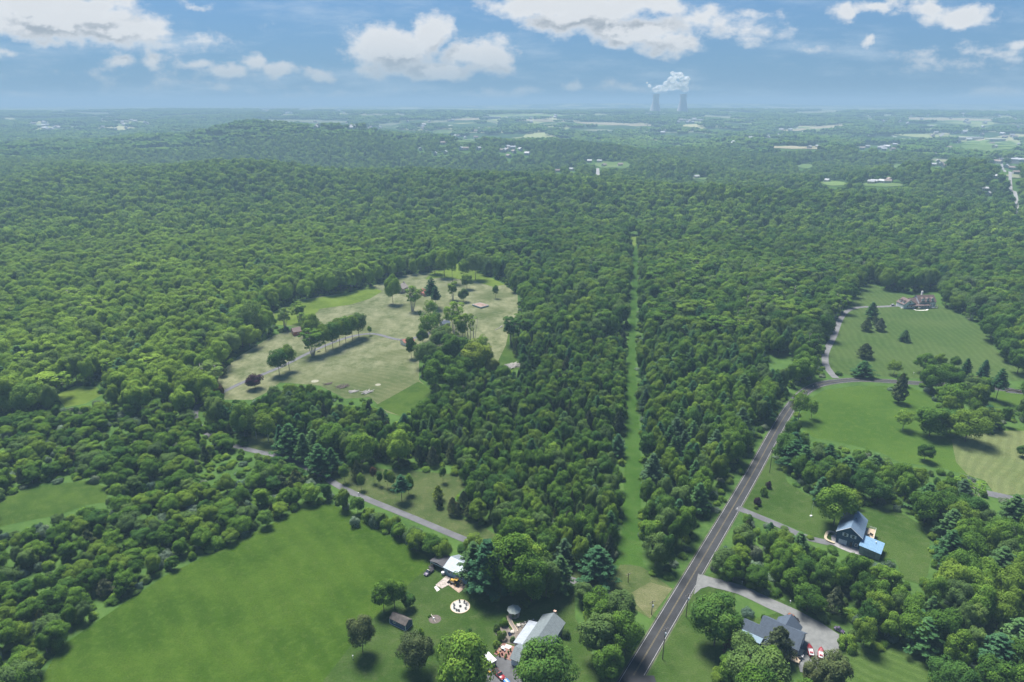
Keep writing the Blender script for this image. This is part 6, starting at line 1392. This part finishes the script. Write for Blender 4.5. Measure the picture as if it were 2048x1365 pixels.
# cooling towers
CT = plain('tower_concrete', (.46, .45, .47), .9, .05, .02)
TY = 6400.0
for k, (px, lb) in enumerate(((1310, 'left hyperbolic cooling tower on the horizon'), (1364.5, 'right hyperbolic cooling tower on the horizon, a little wider'))):
    x = (px - 1024) / FPX * (TY * math.cos(TH) + 85 * math.sin(TH)); z0 = float(hf(x, TY)); t1 = thing('cooling_tower', lb, 'cooling tower', x, TY, 0, z0, None)
    hh = 249 - z0; secs = []
    for i in range(25):
        u = i / 24; z_ = hh * u; rr = 27 * math.sqrt(1 + ((u - .78) / .50) ** 2) * (1.0 + .03 * k); secs.append([(rr * math.cos(2*math.pi*j/48), rr * math.sin(2*math.pi*j/48), z_ + 10 * (1 - u)) for j in range(48)])
    MB().loft(secs).build('shell', CT, t1, True); MB().cyl(0, 0, hh - 3.5, hh + .4, 31.5, n=48).build('rim', plain('tower_rim', (.42, .42, .44), .9), t1)
    lg = MB()
    for j in range(24): a = 2 * math.pi * j / 24; lg.bar((51 * math.cos(a), 51 * math.sin(a), -2), (49 * math.cos(a + .12), 49 * math.sin(a + .12), 11), 1.0, 4)
    lg.build('leg_ring', CT, t1)
# steam: closed puffs of thin vapour above the towers
m, t, out = new_mat('steam'); d1 = t.add('ShaderNodeBsdfDiffuse', {'Color': (.85, .86, .88, 1)}); d2 = t.add('ShaderNodeBsdfTranslucent', {'Color': (.85, .86, .88, 1)}); d3 = t.add('ShaderNodeBsdfTransparent')
lw = t.add('ShaderNodeLayerWeight', {'Blend': .5}).outputs[1]
mx = t.add('ShaderNodeMixShader', {0: .45, 1: d1.outputs[0], 2: d2.outputs[0]}); mx2 = t.add('ShaderNodeMixShader', {0: t.m('ADD', t.m('MULTIPLY', lw, .6), .45, None, True), 1: mx.outputs[0], 2: d3.outputs[0]}); t.l.new(mx2.outputs[0], out.inputs[0])
bm = bmesh.new(); r_ = random.Random(3)
for px, py, rr in ((1310,182,26),(1318,177,30),(1330,176,34),(1345,175,34),(1358,172,38),(1368,178,34),(1366,165,36),(1345,160,34),(1352,152,30),(1344,147,18),(1362,150,26),(1374,158,24),(1300,172,16),(1294,166,10),(1334,168,28)):
    a = (px - 1024) / FPX; b_ = (682.5 - py) / FPX; dy = math.cos(TH) + b_ * math.sin(TH); dz = b_ * math.cos(TH) - math.sin(TH); tt = TY / dy
    z_ = H + dz * tt; rr *= 1.35; rr2 = rr; ce = Vector((a * tt, TY + r_.uniform(-30, 30), max(z_, 255 + rr2 * .78))); s0 = len(bm.verts)
    g_ = bmesh.ops.create_icosphere(bm, subdivisions=3, radius=rr2)
    for v in g_['verts']: v.co = Vector((v.co.x, v.co.y, v.co.z * .75)) + ce
me = bpy.data.meshes.new('steam_plume'); bm.to_mesh(me); bm.free(); me.materials.append(m); o = link('steam_plume', me); rm = o.modifiers.new('merge', 'REMESH'); rm.mode = 'VOXEL'; rm.voxel_size = 6.0; rm.use_smooth_shade = True
tx = bpy.data.textures.new('puffs', 'CLOUDS'); tx.noise_scale = 22; dm = o.modifiers.new('puffs', 'DISPLACE'); dm.texture = tx; dm.strength = 3; dm.mid_level = .62
tag(o, 'white steam drifting over the two cooling towers', 'steam', kind='stuff')

# ------------------------------------------------------------------ haze
m, t, out = new_mat('haze'); vo = t.add('ShaderNodeVolumePrincipled', {'Color': (.325, .50, .655, 1), 'Density': HAZE_D, 'Anisotropy': 0.0}); t.l.new(vo.outputs[0], out.inputs['Volume'])
tag(MB().box(-30300, 30300, -2900, 31200, -60, 253).build('haze', m), kind='stuff')
